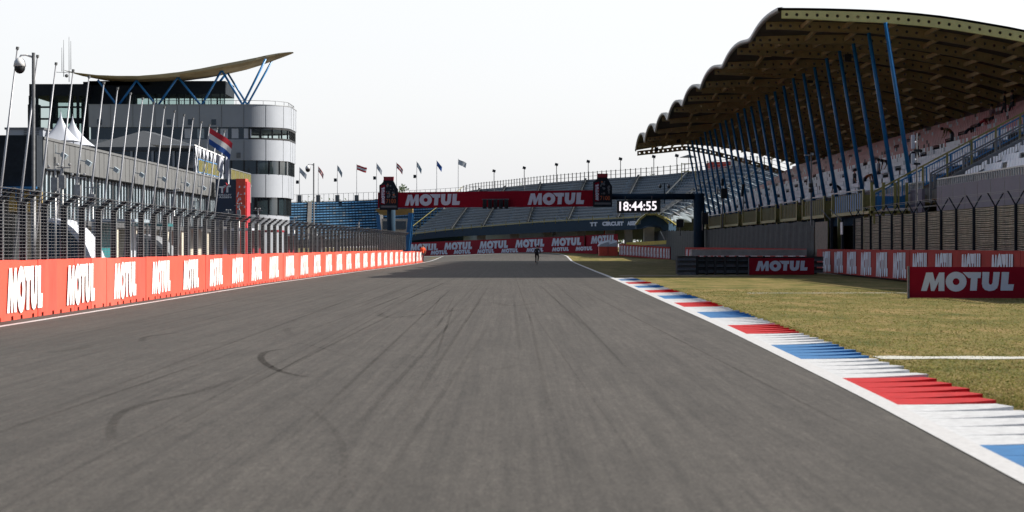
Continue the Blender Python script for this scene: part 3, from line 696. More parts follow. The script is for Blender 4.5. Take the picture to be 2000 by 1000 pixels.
# ------------------------------------------------------------------ race control tower
DT = 240
tw = thing('race_control_tower', 'pale panelled control tower with rounded corner and curved tan roof', 'building', (-33,DT,0))
zz = lambda py: 1.6+(482-py)*DT/4000
def rounded(xr, r, y0, y1, xl):     # footprint: left at xl, right end rounded
    p = [(xl,y0),(xr-r,y0)]+[(xr-r+r*math.sin(R(a)), y0+r-r*math.cos(R(a))) for a in range(3,90,3)]+[(xr,y0+r),(xr,y1-r)]
    p += [(xr-r+r*math.cos(R(a)), y1-r+r*math.sin(R(a))) for a in range(3,91,3)]+[(xl,y1)]
    return p
def along(fp_, step, fn_):
    acc = 0
    pts = fp_[:-1]
    for (x0,y0),(x1,y1) in zip(pts, pts[1:]):
        d = math.hypot(x1-x0,y1-y0)
        while acc < d:
            t_ = acc/d; fn_(x0+(x1-x0)*t_, y0+(y1-y0)*t_); acc += step
        acc -= d
def slab(fp_, z0, z1, name, m, parent, joint=None, jm=None, jw=.035):
    mb = MB(); n = len(fp_); a = mb.pts([(x,y,z0) for x,y in fp_]); b = mb.pts([(x,y,z1) for x,y in fp_])
    for k in range(n): mb.f.append([a+k,a+(k+1)%n,b+(k+1)%n,b+k]); mb.m.append(0)
    mb.f.append([a+k for k in range(n)][::-1]); mb.f.append([b+k for k in range(n)]); mb.m += [0,0]
    if joint: along(fp_, joint, lambda x, y: mb.box(x-jw/2-.02,x+jw/2+.02,y-jw/2-.02,y+jw/2,z0+.02,z1-.02,1))
    return mb.build(name, [m, jm or m], parent)
xl = cx(173,DT); ex = lambda px: cx(px, DT+9.5)
J = dict(joint=2.6, jm=M['fascia'], jw=.008); Wn = dict(joint=1.5, jm=M['black'], jw=.13)
slab(rounded(ex(577),4.6,DT,DT+15,xl), zz(248), zz(205), 'upper_wall', M['panel'], tw, **J)
slab(rounded(ex(577)+.04,4.64,DT-.04,DT+15.04,xl-.04), zz(205), zz(203.5), 'parapet_cap', M['galv'], tw)
MB().box(xl+.2, cx(486,DT), DT+.25, DT+14.7, zz(272), zz(248)).build('window_band', M['glassd'], tw)
def glazed(fp_, z0, z1):
    mb = MB()
    for (x0,y0),(x1,y1) in zip(fp_[:-1], fp_[1:]): mb.face([(x0,y0,z0),(x1,y1,z0),(x1,y1,z1),(x0,y0,z1)],0)
    mb.box(fp_[0][0], fp_[0][0]+.1, fp_[0][1]+.3, fp_[-1][1], z0, z0+.02, 1)
    along(fp_, 1.45, lambda x, y: mb.box(x-.09,x+.09,y-.09,y+.09,z0,z1,1))
    for z in (z0+.08, z1-.12):
        for (x0,y0),(x1,y1) in zip(fp_[:-1], fp_[1:]): mb.bar((x0,y0,z),(x1,y1,z),.2,.2,1)
    mb.build('window_band', [M['glass'], M['black']], tw)
glazed(rounded(ex(574),4.3,DT+.25,DT+14.7,cx(486,DT)+.02), zz(272)+.01, zz(248)-.01)
slab(rounded(ex(575),4.5,DT+.1,DT+15,xl), zz(313), zz(272), 'middle_wall', M['panel'], tw, **J)
slab(rounded(ex(572),4.3,DT+.25,DT+14.7,xl+.2), zz(340), zz(313), 'window_band', M['glassd'], tw, **Wn)
slab(rounded(ex(571.5),4.5,DT+.1,DT+15,xl), zz(385), zz(340), 'lower_wall', M['panel'], tw, **J)
slab(rounded(ex(566),4.3,DT+.3,DT+14.7,xl+.2), zz(419), zz(385), 'window_band', M['glassd'], tw, **Wn)
slab(rounded(ex(563),4.3,DT+.2,DT+15,xl), 0.02, zz(419), 'base_wall', M['panel'], tw)
# lit / pale blinds behind glass: thin pale panes proud of the band
r_ = random.Random(5)
for (x0, x1, z0, z1, m_) in [(cx(300,DT),cx(378,DT),271,250,'teal')]:
    pass
for px in (360,385,410,430,452,476,500,507,516,530,545):
    x = cx(px,DT)
    if px < 490: MB().box(x, x+r_.uniform(.5,.9), DT+.2, DT+.235, zz(270), zz(251)).build('window_blind', M['seatbp'] if px % 2 else M['tentw'], tw)
for px in (150+40, 325, 367, 413):
    MB().box(cx(px,DT), cx(px+9,DT), DT-.03, DT-.005, zz(244), zz(233)).build('vent_window', M['glassd'], tw)
MB().box(cx(462,DT), cx(470,DT), DT-.02, DT+.05, zz(308), zz(298)).build('vent_window', M['galvd'], tw)
# top storey, glazed
zd = zz(205)
a = cx(173,246); b = cx(440,246); ZW = 1.6+(482-183)*.0615
MB().box(a, b, 246, 254, ZW, 1.6+(482-158)*246/4000).build('top_storey_wall', M['dark'], tw)
MB().box(a, cx(245,246), 246.05, 253.9, zd, ZW).build('top_storey_wall', M['dark'], tw)
MB().box(cx(245,246), b, 246.1, 246.14, zd, ZW).build('glazing', M['glass'], tw)
MB().box(cx(245,246), b, 253.8, 253.84, zd, ZW).build('glazing', M['glass'], tw)
mb = MB()
for px in (245,262,290,306,330,345,360,378,395,412,430,438): mb.box(cx(px,246)-.06, cx(px,246)+.06, 246.02, 246.09, zd, ZW)
for px in (255,300,322,350,372,400,425): MB().box(cx(px,254)-.1, cx(px,254)+.1, 253.7, 253.78, zd, ZW).build('mullion', M['dark'], tw)
mb.box(cx(245,246),b,246.0,246.12,zd,zd+.28)
mb.build('window_frames', M['dark'], tw)
# left glazed block
gb = [cx(57,244), cx(172.5,244)]
MB().box(gb[0], gb[1], 244, 256, 1.6+(482-187)*.061, 1.6+(482-164)*.061).build('roof_band', M['dark'], tw)
MB().box(gb[0]+6, gb[0]+14, 246, 252, 1.6+(482-164)*.061, 1.6+(482-157)*.061).build('roof_plant', M['dark'], tw)
z0g = 6; z1g = 1.6+(482-187)*.061
MB().box(gb[0]+.1, gb[1]-.05, 244.2, 244.24, z0g, z1g).build('glazing', M['glass'], tw)
MB().box(gb[0]+.1, gb[1]-.05, 255.6, 255.64, z0g, z1g).build('glazing', M['glass'], tw)
mb = MB()
for px in (58.5,72,100,140,152,171): mb.box(cx(px,244)-.17, cx(px,244)+.17, 244.02, 244.18, z0g, z1g)
for py in (209,232,268): mb.box(gb[0], gb[1], 244.0, 244.16, 1.6+(482-py)*.061-.12, 1.6+(482-py)*.061+.1)
for (p0,p1,q0,q1) in ((58,78,205,290),(100,112,187,232),(100,172,232,241),(162,172,187,290)): mb.box(cx(p0,250),cx(p1,250),249,250.5,1.6+(482-q1)*.0625,1.6+(482-q0)*.0625)
mb.build('frames', M['dark'], tw)
# curved roof
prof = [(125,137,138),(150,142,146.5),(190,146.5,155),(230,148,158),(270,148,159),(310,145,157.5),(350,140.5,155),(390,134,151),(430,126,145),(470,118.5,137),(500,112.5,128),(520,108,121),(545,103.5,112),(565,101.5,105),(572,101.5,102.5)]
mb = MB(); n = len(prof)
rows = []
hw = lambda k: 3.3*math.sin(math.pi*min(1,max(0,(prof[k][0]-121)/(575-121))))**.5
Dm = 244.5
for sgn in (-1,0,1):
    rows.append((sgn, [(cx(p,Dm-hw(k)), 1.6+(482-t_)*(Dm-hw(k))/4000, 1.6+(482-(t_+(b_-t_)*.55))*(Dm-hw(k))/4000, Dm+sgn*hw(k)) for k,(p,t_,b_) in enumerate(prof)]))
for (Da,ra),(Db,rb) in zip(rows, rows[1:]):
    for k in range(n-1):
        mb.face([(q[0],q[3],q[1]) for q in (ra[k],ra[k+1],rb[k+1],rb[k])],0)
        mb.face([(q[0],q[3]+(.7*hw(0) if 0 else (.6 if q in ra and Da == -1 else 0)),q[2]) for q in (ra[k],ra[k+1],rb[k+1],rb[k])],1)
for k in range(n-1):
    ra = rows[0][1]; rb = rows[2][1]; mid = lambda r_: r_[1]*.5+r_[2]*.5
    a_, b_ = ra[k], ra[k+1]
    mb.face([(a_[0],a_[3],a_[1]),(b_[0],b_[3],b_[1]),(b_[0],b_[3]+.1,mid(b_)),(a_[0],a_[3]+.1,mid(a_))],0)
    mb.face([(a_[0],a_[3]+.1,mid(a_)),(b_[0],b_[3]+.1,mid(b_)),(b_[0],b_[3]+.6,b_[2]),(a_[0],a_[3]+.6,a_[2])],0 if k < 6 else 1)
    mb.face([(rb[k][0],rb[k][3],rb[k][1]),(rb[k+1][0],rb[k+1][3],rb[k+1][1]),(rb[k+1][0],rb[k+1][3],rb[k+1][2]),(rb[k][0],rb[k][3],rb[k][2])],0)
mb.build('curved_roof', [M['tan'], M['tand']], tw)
W = [(191,156),(230,208),(266.5,157),(307,208),(347.6,150),(393,207),(433,137),(474,205),(519,115)]
for a, b in zip(W, W[1:]):
    MB().tube([P(*a,242.5),P(*b,242.5)], .13, 8).build('strut', M['blue'], tw, True)
W2 = [(443.8,141),(483,205),(531,119)]
for a, b in zip(W2, W2[1:]): MB().tube([P(*a,246.5),P(*b,246.5)], .12, 8).build('strut', M['blue'], tw, True)
for a, b in (((443.8,141),(425,165)),): MB().tube([P(*a,250),P(*b,250)], .15, 8).build('strut', M['blue'], tw, True)
mb = MB(); fpr = rounded(ex(577)-.3,4.3,DT+.4,DT+14.6,cx(300,DT))
for (x0,y0),(x1,y1) in zip(fpr[:-1], fpr[1:]): mb.bar((x0,y0,zd+.55),(x1,y1,zd+.55),.05)
along(fpr, 1.6, lambda x, y: mb.bar((x,y,zd),(x,y,zd+.55),.045))
mb.build('roof_railing', M['galvd'], tw)
t = thing('antenna_cluster', 'cluster of thin antennas at the left tip of the curved roof', 'antenna', P(128,160,243))
for px, y0, y1 in ((124.5,78,150),(121,93,140),(135,72,160),(138.5,80,136)):
    MB().tube([P(px,y1,243),P(px-.3,y0,243)], [.045,.02], 6).build('rod', M['galvd'], t)
mb = MB(); mb.bar(P(110,141,243),P(137,142,243),.05); mb.sphere(P(130,148,243),.22,8); mb.build('crossbar', M['galvd'], t)
# poles on tower-level (small masts right of the tower)

# ------------------------------------------------------------------ grandstand helper
def seat_mesh(name, m, w_=.39, h_=.36):
    mb = MB(); mb.box(0,.05,0,w_,.36,.36+h_); mb.box(-.36,0,0,w_,.34,.39); me_o = mb
    me = bpy.data.meshes.new(name); me.from_pydata(mb.v,[],mb.f); me.materials.append(m); return me
# covered + open right-hand stand
gs = thing('covered_grandstand', 'large covered grandstand with wavy roof on slanted blue columns at right', 'grandstand', (22,107,0))
NR = 13
rowX = lambda i: 22+.8*i
rowZ = lambda i: 5.05+.44*i
XB = rowX(NR)
def terrace(y0, y1, parent, nr, name='terrace', m=None):
    pts = [(21.0,3.9),(21.0,4.3),(rowX(0)-.3,4.3)]
    for i in range(nr): pts += [(rowX(i)-.3, rowZ(i)-.4),(rowX(i+1)-.3, rowZ(i)-.4)]
    pts += [(rowX(nr)-.3, rowZ(nr)),(rowX(nr), rowZ(nr)),(rowX(nr), 0.02),(rowX(nr)-.3,0.02),(rowX(nr)-.3,3.9)]
    return MB().extr([(p[0],y0,p[1]) for p in pts],(0,y1-y0,0)).build(name, m or M['concd'], parent)
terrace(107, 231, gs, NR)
mb = MB(); seats = []; rs = random.Random(11)
for i in range(NR):
    y = 107.4
    while y < 230.5:
        red = i >= 7 or (i == 6 and rs.random() < .3)
        if int(y) % 26 in (24,25) : y += .5; continue
        q = rs.random(); m = 1 if red else 0
        if q < .022: m = 3
        elif q < .09: m = 2
        seats.append((rowX(i)-.02, y, rowZ(i)-.4, m, i)); y += .5
sm = [seat_mesh('seat', M[k]) for k in ('seatw','seatr','seatw2','seatd')]
seats.sort(key=lambda s: (s[1]-107)*1.0+abs(s[4]-5)*.9)
for x, y, z, m, i in seats[:100]:
    o = bpy.data.objects.new('seat', sm[m]); COL.objects.link(o); o.location = (x,y,z); adopt(o, gs)
mb = MB()
for x, y, z, m, i in seats[100:]:
    h = .36; mb.box(x,x+.05,y,y+.39,z+.34,z+.36+h,m); mb.face([(x-.36,y,z+.39),(x,y,z+.39),(x,y+.39,z+.39),(x-.36,y+.39,z+.39)],m)
mb.build('seats', [M['seatw'],M['seatr'],M['seatw2'],M['seatd']], gs, kind='stuff')
MB().box(XB,XB+.2,107,231,rowZ(NR)-.5,rowZ(NR)+1.0).build('back_wall', M['seatd'], gs)
# roof
RP = [(13.8,14.0),(16.5,13.96),(19.5,13.83),(22.4,13.57),(26.7,12.84),(30,12.0),(33,11.1),(36.5,10.0)]
def rz(x, y):
    A = lerp_pts([(13.8,.55),(16,.4),(19.5,.14),(24,.10),(37,.05)], x)*(.28+.95*(y-107)/115)
    return smooth_tab(RP, x, 1.2)+A*(math.cos(2*math.pi*(y-109)/16.2)-1)-.12*(y-107)/123
REx = lambda y: 13.8+.2*(y-107)/123+.12*math.cos(2*math.pi*(y-109)/16.2+1.2)
xsr = arange(0, 22.6, 1.2)
def roofpt(dz): return lambda x, y: (REx(y)+x, y, rz(REx(y)+x, y)+dz)
yroof = arange(106.8, 231.6, .9)
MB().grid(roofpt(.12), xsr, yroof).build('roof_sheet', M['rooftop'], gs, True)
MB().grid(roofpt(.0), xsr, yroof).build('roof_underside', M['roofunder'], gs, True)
mb = MB(); yf = arange(106.4, 231.8, .45)
mb.grid(lambda y, t_: [(REx(y)+.02,y,rz(REx(y),y)-.14),(REx(y)-.10,y,rz(REx(y),y)-.10),(REx(y)-.12,y,rz(REx(y),y)+.10),(REx(y)+.2,y,rz(REx(y),y)+.14)][int(t_)], yf, [0,1,2,3])
mb.build('roof_edge', M['rooftop'], gs, True)
def beam(y, m, last=False, first=False):
    mb = MB(); x = REx(y)+.15; sp = .53
    hb = lambda x_: (.42+.11*smooth((x_-14)/4)) + (lerp_pts([(13.8,.2),(20,.35),(24.1,.8),(27.6,1.1),(30.5,1.3)], x_) if last else 0)
    while x < 34.5:
        x1 = x+sp; top0, top1 = rz(x,y)-.01, rz(x1,y)-.01; b0, b1 = top0-hb(x), top1-hb(x1)
        if last: top0 = b0+.53; top1 = b1+.53
        zc = (top0+top1+b0+b1)/4; xc = x+sp/2; r = .088 if not last else .1
        n = 12
        for yo in (0, .12):
            hole = [(xc+r*math.cos(2*math.pi*j/n-3*math.pi/4), zc+r*math.sin(2*math.pi*j/n-3*math.pi/4)) for j in range(n)]
            cor = [(x,b0),(x1,b1),(x1,top1),(x,top0)]
            for s_ in range(4):
                c0, c1 = cor[s_], cor[(s_+1) % 4]; hh_ = [hole[(s_*3+j) % n] for j in range(4)]
                mb.face([(c0[0],y+yo,c0[1]),(c1[0],y+yo,c1[1])]+[(h_[0],y+yo,h_[1]) for h_ in hh_[::-1]], 0)
        for j in range(n):
            h0 = hole[j]; h1 = hole[(j+1) % n]; mb.face([(h0[0],y,h0[1]),(h1[0],y,h1[1]),(h1[0],y+.12,h1[1]),(h0[0],y+.12,h0[1])],0)
        mb.face([(x,y-.06,b0),(x1,y-.06,b1),(x1,y+.18,b1),(x,y+.18,b0)],0)
        x = x1
    mb.build('roof_beam', m, gs)
by = arange(106.8, 227, 5)
for k, y in enumerate(by): beam(y, M['beam_lit'] if k == 0 else M['beam'], first=(k == 0))
beam(230.9, M['beam'], last=True)
mb = MB()
for k, y in enumerate(by[:-1]+[by[-1]]):
    y2 = y+5 if k < len(by)-1 else 230.8
    for j in range(9):
        x = REx(y)+1.9+j*2.25+(1.1 if k % 2 else 0)
        mb.bar((x,y+.1,rz(x,y)-.30),(x+.0,y2,rz(x,y2)-.30),.14,.22)
        mb.bar((x-.35,y+.12,rz(x,y)-.45),(x,y+1.0,rz(x,y+1)-.34),.10,.16); mb.bar((x+.35,y+.12,rz(x,y)-.45),(x,y+1.0,rz(x,y+1)-.34),.10,.16)
mb.build('roof_purlins', M['beam'], gs)
for k in range(25):
    yt = 106.8+5*k; 
    a = Vector((21.37, yt+2.4, 4.3)); b = Vector((19.47, yt, rz(19.47,yt)-.5))
    MB().tube([a,b],[.125,.105],12).build('column', M['blue'], gs, True)
for px, py, D in ((1656,112,124),(1583,155,145),(1527,185,165),(1573,69,120),(1549,84,130),(1525,100,142),(1480,198,190),(1440,232,200),(1392,250,210),(1325,275,215),(1282,291,226),(1470,205,180)):
    p = P(px,py,D); mb = MB(); mb.box(p.x-.2,p.x+.2,p.y-.15,p.y+.15,p.z-.25,p.z+.2); mb.bar((p.x,p.y,p.z+.2),(p.x,p.y,rz(max(14,p.x),p.y)),.05); mb.build('speaker', M['black'], gs)
# front parapet of covered stand with platforms
PX = 20.0
MB().box(20.6,21.0,107,231,2.9,4.35).build('front_wall', M['fasciablue'], gs)
for k, (D0_, D1_) in enumerate([(116,127.5),(130.5,140.5),(143,152),(154.5,164),(166.5,177),(180,192),(195,207),(210,224)]):
    zt_, zb_ = 4.85-.0016*(D0_-116), 3.55
    MB().box(PX,PX+.05,D0_+.7,D1_,zb_+.12,zt_-.18).build('platform_panel', mat('olive_panel',(.10,.105,.05),.6) if k else M['blue'], gs)
    mb = MB(); mb.box(PX-.12,PX-.02,D0_,D0_+.35,zb_-.1,zt_); mb.box(PX-.12,PX-.02,D1_-.3,D1_,zb_-.1,zt_); mb.box(PX-.1,PX+.9,D0_,D1_,zb_-.1,zb_+.1)
    mb.box(PX+.0,PX+.9,D0_,D0_+.1,zb_,zt_-.3)
    for yv in arange(D0_+1.2,D1_-.4,.8): mb.box(PX-.05,PX-.01,yv,yv+.08,zb_+.1,zt_-.15)
    for s_ in (0,): mb.box(PX+.1,PX+.35,D0_+1,D0_+1.3,0,zb_-.1); mb.box(PX+.1,PX+.35,D1_-1.3,D1_-1,0,zb_-.1)
    mb.build('platform_frame', M['yellow'], gs)
    MB().bar((PX,D0_+.4,zt_),(PX,D1_,zt_+.03),.07).build('handrail', M['pole'], gs)
# -------- open stand nearer the camera
os_ = thing('open_grandstand', 'open terrace of white seats in front of the covered grandstand at right', 'grandstand', (22,80,0))
terrace(58, 99.5, os_, NR, m=M['conc'])
seats = []
for i in range(NR):
    y = 60
    while y < 99:
        if not (int(y) % 13 == 0): seats.append((rowX(i)-.02,y,rowZ(i)-.4,0,i))
        y += .52
seats = [s for s in seats if s[0]/s[1] < .27]
seats.sort(key=lambda s: -(s[1] if 4000*s[0]/s[1] < 1000 else -500)+s[4]*3)
sw2 = bpy.data.meshes.new('seat')
prof_ = [(-.38,.36),(-.36,.42),(-.05,.40),(.02,.46),(.08,.78),(.13,.78),(.10,.36)]
q = MB().extr([(p[0],0,p[1]) for p in prof_],(0,.46,0)); sw2.from_pydata(q.v,[],q.f); sw2.materials.append(M['seatw'])
for x,y,z,m,i in seats[:100]:
    o = bpy.data.objects.new('seat', sw2); COL.objects.link(o); o.location = (x,y,z); adopt(o, os_)
mb = MB()
for x,y,z,m,i in seats[100:]:
    mb.extr([(x+p[0],y,z+p[1]) for p in prof_],(0,.46,0))
if mb.v: mb.build('seats', M['seatw'], os_, kind='stuff')
MB().box(20.45,20.6,58,98.6,2.6,4.5).build('front_board', M['purple'], os_)
MB().box(20.45,20.6,102.2,118,2.6,4.5).build('front_board', M['purple'], os_)
for y in arange(60,98,2.5)+arange(104,117,2.5): MB().box(20.44,20.45,y,y+.05,2.7,4.45).build('board_joint', M['galvd'], os_)
mb = MB(); mb.bar((20.5,58,4.85),(20.5,98.6,4.85),.06); mb.bar((20.5,102.2,4.85),(20.5,116,4.85),.06)
for y in arange(58,98.6,.42)+arange(102.3,116,.42): mb.bar((20.5,y,4.5),(20.5,y,4.85),.07,.05)
mb.build('front_railing', M['galv'], os_)
# aisle stairs between the two stands
st_ = []
mb = MB()
for i in range(26):
    x = 21.6+.4*i; z = 4.65+.22*i; mb.box(x,x+.4,99.6,106.7,z-.6,z)
mb.build('aisle_stairs', M['concd'], os_)
def stair_rail(y, h, mp, m2, name, x0=20.4, x1=31.5, fill=None, step=1.25, parent=None, fy=0):
    z = lambda x: 4.55+.53*(x-21)
    mb = MB(); mb.bar((x0,y,z(x0)+h),(x1,y,z(x1)+h),.08)
    for x in arange(x0,x1,step): mb.bar((x,y,z(x)-.5),(x,y,z(x)+h),.10)
    mb.build(name, mp, parent)
    mb = MB(); mb.bar((x0,y+.05,z(x0)+h*.86),(x1,y+.05,z(x1)+h*.86),.07); mb.bar((x0,y+.05,z(x0)+.12),(x1,y+.05,z(x1)+.12),.07)
    for x in arange(x0,x1,.13): mb.bar((x,y+.05,z(x)+.12),(x,y+.05,z(x)+h*.86),.022)
    for x in arange(x0+.2,x1,step): mb.bar((x,y+.05,z(x)+.12),(x,y+.05,z(x)+h*.86),.08)
    mb.build(name+'_infill', m2, parent)
stair_rail(105.2, 1.15, M['yellow'], M['blue'], 'stair_railing', x0=18.6, parent=os_)
stair_rail(99.8, .95, M['galvd'], M['galvd'], 'grey_railing', x0=20.4, parent=os_, step=1.6)
stair_rail(95.5, .62, M['galvd'], M['galvd'], 'grey_railing', x0=20.6, parent=os_, step=1.6)
# landing box at the stand entrance (blue/yellow)
MB().box(18.5,20.4,105.3,105.4,3.6,4.2).build('landing_panel', M['blue'], os_)
mb = MB()
for x in (18.4,19.0,19.6,20.2): mb.box(x,x+.14,105.1,105.25,3.2,4.9)
mb.box(18.3,20.5,105.1,106.5,3.3,3.45); mb.build('landing_frame', M['yellow'], os_)

# ------------------------------------------------------------------ far bowl stands
def bowl(name, lab, front, back, nr, seatm, rs, fascia_m, fas_h=None, rail_m=None, seat_gap=.55, keep=100, alt=None, piers=None, pz=None):
    """front/back lists of Vector (same length)"""
    t = thing(name, lab, 'grandstand', (front[0].x, front[0].y, 0))
    F = catmull(front, 8); B = catmull(back, 8); n = len(F)
    mb = MB()
    def row(i, k): return F[k].lerp(B[k], i/nr)
    for i in range(nr):
        for k in range(n-1):
            a, b, c, d = row(i,k), row(i,k+1), row(i+1,k+1), row(i+1,k)
            mb.face([a, b, Vector((c.x,c.y,b.z)), Vector((d.x,d.y,a.z))])
            mb.face([Vector((d.x,d.y,a.z)), Vector((c.x,c.y,b.z)), c, d])
    for k in range(n-1):    # back wall
        a, b = row(nr,k), row(nr,k+1); mb.face([a, b, Vector((b.x+0,b.y+.3,b.z-9)), Vector((a.x,a.y+.3,a.z-9))])
    mb.build('terrace', M['tier'] if seatm is not M['seatb'] else M['fasciablue'], t)
    ss = []
    for i in range(nr):
        acc = 0
        for k in range(n-1):
            a, b = row(i,k), row(i,k+1); L_ = (b-a).length; up = (row(i+1,k)-row(i,k)); up2 = Vector((up.x,up.y,0))
            while acc < L_:
                p = a.lerp(b, acc/L_)+up2*.62; frac = (k+acc/L_)
                d = (b-a).normalized()
                if abs((frac % 8)-4) > .11: ss.append((p, d, up2.normalized()))
                acc += seat_gap
            acc -= L_
    rs.shuffle(ss)
    vis = sorted(ss, key=lambda s: s[0].y)
    def seatgeo(mb, p, d, u, m):
        w2 = d*(seat_gap*.86); q = u*.05
        h = Vector((0,0,.34)); z = Vector((0,0,.12))
        mb.hexa([p+z, p+w2+z, p+w2+q+z, p+q+z, p+h, p+w2+h, p+w2+q+h, p+q+h], m)
        mb.face([p-u*.3+Vector((0,0,.16)), p-u*.3+w2+Vector((0,0,.16)), p+w2+Vector((0,0,.16)), p+Vector((0,0,.16))], m)
    for s in vis[:keep]:
        mb = MB(); seatgeo(mb, *s, 0); mb.build('seat', seatm if (not alt or rs.random() > .1) else alt, t)
    mb = MB()
    for s in vis[keep:]:
        seatgeo(mb, *s, 1 if (alt and rs.random() < .10) else 0)
    mb.build('seats', [seatm, alt or seatm], t, kind='stuff')
    return t, F, B
def F3(px, py, D): return P(px, py, D)
# slate coloured curved stand
front = [P(800,459,345), P(870,450.5,332), P(940,444,318), P(1040,436,298), P(1130,431,281), P(1240,426,262), P(1268,420.5,256), P(1295,425,254), P(1320,441,256)]
back = [P(905,376,366), P(930,371,360), P(985,366,345), P(1065,358,324), P(1170,350,304), P(1290,342,287), P(1390,331,278), P(1475,323,268), P(1545,340,262)]
rs = random.Random(4)
gst, Ff, Bf = bowl('curved_grandstand', 'slate grey curved grandstand beyond the overhead banner', front, back, 15, M['seatg'], rs, None, keep=100)
mb = MB(); mb2 = MB(); m3 = MB()
for k in range(len(Ff)-1):
    a, b = Ff[k], Ff[k+1]
    if a.x > 17: 
        pass
    ha = 1.0+.45*smooth((a.x+16)/20); hb_ = 1.0+.45*smooth((b.x+16)/20)
    o_ = Vector((0,-.35,0))
    mb.hexa([a+o_-Vector((0,0,ha)), b+o_-Vector((0,0,hb_)), b-Vector((0,0,hb_)), a-Vector((0,0,ha)), a+o_, b+o_, b, a])
    mb2.bar(a+o_+Vector((0,-.05,.12)), b+o_+Vector((0,-.05,.12)), .14)
    if k % 2 == 0: m3.bar(a+o_+Vector((0,-.1,-.25)), a+o_+Vector((0,-.1,.55)), .1)
mb.build('fascia', M['fasciablue'], gst); mb2.build('yellow_rail', M['yellow'], gst)
m3.build('rail_posts', M['yellow'], gst)
mb = MB()
for a, b in zip(Bf, Bf[1:]):
    for h in (1.1, .55): mb.bar(a+Vector((0,0,h)), b+Vector((0,0,h)), .05)
mb.build('back_rail', M['galvd'], gst)
acc = 0
for a, b in zip(Bf, Bf[1:]):
    L_ = (b-a).length
    while acc < L_: p = a.lerp(b, acc/L_); MB().bar(p, p+Vector((0,0,1.25)), .12).build('rail_post', M['bark'], gst); acc += 1.55
    acc -= L_
mb = MB()
for k in range(len(Bf)-1):
    a, b = Bf[k], Bf[k+1]; f0, f1 = Ff[k], Ff[k+1]; u = (a-f0); u.z = 0; u.normalize()
    mb.hexa([a-Vector((0,0,.9)), b-Vector((0,0,.9)), b+u*.3-Vector((0,0,.9)), a+u*.3-Vector((0,0,.9)), a+Vector((0,0,.05)), b+Vector((0,0,.05)), b+u*.3+Vector((0,0,.05)), a+u*.3+Vector((0,0,.05))])
mb.build('top_parapet', M['panel'], gst)
mb = MB()
for k in range(9,60,7):     # stairs
    if k >= len(Ff)-1: break
    a, b = Ff[k], Bf[k]; d = (Ff[k+1]-a).normalized()*.75
    mb.hexa([a+Vector((0,0,.1)), a+d+Vector((0,0,.1)), b+d+Vector((0,0,.1)), b+Vector((0,0,.1)), a+Vector((0,0,.3)), a+d+Vector((0,0,.3)), b+d+Vector((0,0,.3)), b+Vector((0,0,.3))])
mb.build('aisle', mat('aisle_slate',(.055,.062,.07),.9,spec=.1), gst)
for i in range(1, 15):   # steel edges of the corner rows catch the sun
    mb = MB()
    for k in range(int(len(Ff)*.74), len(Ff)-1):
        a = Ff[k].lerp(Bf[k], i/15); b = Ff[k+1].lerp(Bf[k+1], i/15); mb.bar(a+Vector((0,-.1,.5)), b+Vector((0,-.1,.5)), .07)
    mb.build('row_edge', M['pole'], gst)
# left stair rail of this stand
mb = MB(); a, b = Ff[0], Bf[0]
for h in (1.1,): mb.bar(a+Vector((0,0,h)), b+Vector((0,0,h)), .07)
for k in range(17): p = a.lerp(b, k/16); mb.bar(p, p+Vector((0,0,1.1)), .07)
mb.build('end_rail', M['yellow'], gst)
mb = MB()   # lettering on the fascia
def fascia_pt(px, py):   # intersect view column px with fascia polyline
    for a, b in zip(Ff, Ff[1:]):
        pa = 1000+4000*a.x/(a.y-.35); pb_ = 1000+4000*b.x/(b.y-.35)
        if pa <= px <= pb_: 
            t_ = (px-pa)/(pb_-pa); D = a.y-.35+(b.y-a.y)*t_-.06; return P(px, py, D)
    return P(px, py, 262)
for txt, p0, p1, ya, yb in (('TT',1152,1167,441.5,434.5),('CIRCUIT',1176,1218,440.6,433.4),('ASSEN',1225,1245,439.8,432.5),):
    text_on(mb, txt, lambda u, v: fascia_pt(p0+(p1-p0)*u, ya+.7+(yb-ya-1.2)*v-.5*u), 0, .075)
mb.build('lettering', M['letter'], gst)
# raised arched entrance of the fascia
t = thing('arched_entrance', 'arched slate portal with yellow rim at the right end of the curved stand', 'portal', P(1275,480,250))
prof = [(1243,440),(1250,430),(1262,420.5),(1280,420),(1296,428),(1306,438),(1306,470),(1300,470),(1298,452),(1290,443),(1276,440),(1262,441),(1252,446),(1243,447)]
MB().extr([P(*p,250) for p in prof], (0,3,0)).build('arch_wall', M['fasciablue'], t)
mb = MB(); pr = [P(*p,249.9) for p in prof[:6]]
for a, b in zip(pr, pr[1:]): mb.bar(a+Vector((0,1,.1)), b+Vector((0,1,.1)), 2.6, .22)
mb.build('yellow_rim', M['yellow'], t)
mb = MB()
for txt, p0, p1 in (('STE',1246,1252),('ENTER',1258,1267),('ZUID',1272,1282)): pass
text_on(mb, 'ST', lambda u,v: P(1247+5*u, 438.5-7*v-1.0*u, 249.93), 0, .03)
mb.build('lettering', M['seatbp'], t)
MB().hexa([P(1298,470,250)+Vector((0,-.1,0)),P(1300,470,250)+Vector((0,-.1,0)),P(1300,470,250),P(1298,470,250),P(1289,452,250)+Vector((0,-.1,0)),P(1291,452,250)+Vector((0,-.1,0)),P(1291,452,250),P(1289,452,250)]).build('light_strip', M['white'], t)
# piers below the stand
for k, (px, wpx, D) in enumerate(((940,17,322),(1005,18,309),(1070,17,299),(1135,17,287),(1192,18,276),(1228,15,270),(1268,20,262))):
    a = P(px-wpx/2, 450, D); b = P(px+wpx/2, 450, D)
    MB().box(a.x,b.x,D,D+1.5,0.0,a.z+.6).build('pier', M['cream'], gst)
MB().extr([P(930,456,326),P(1250,446,268),P(1250,492,268),P(930,492,326)],(0,.0,0)) if 0 else None
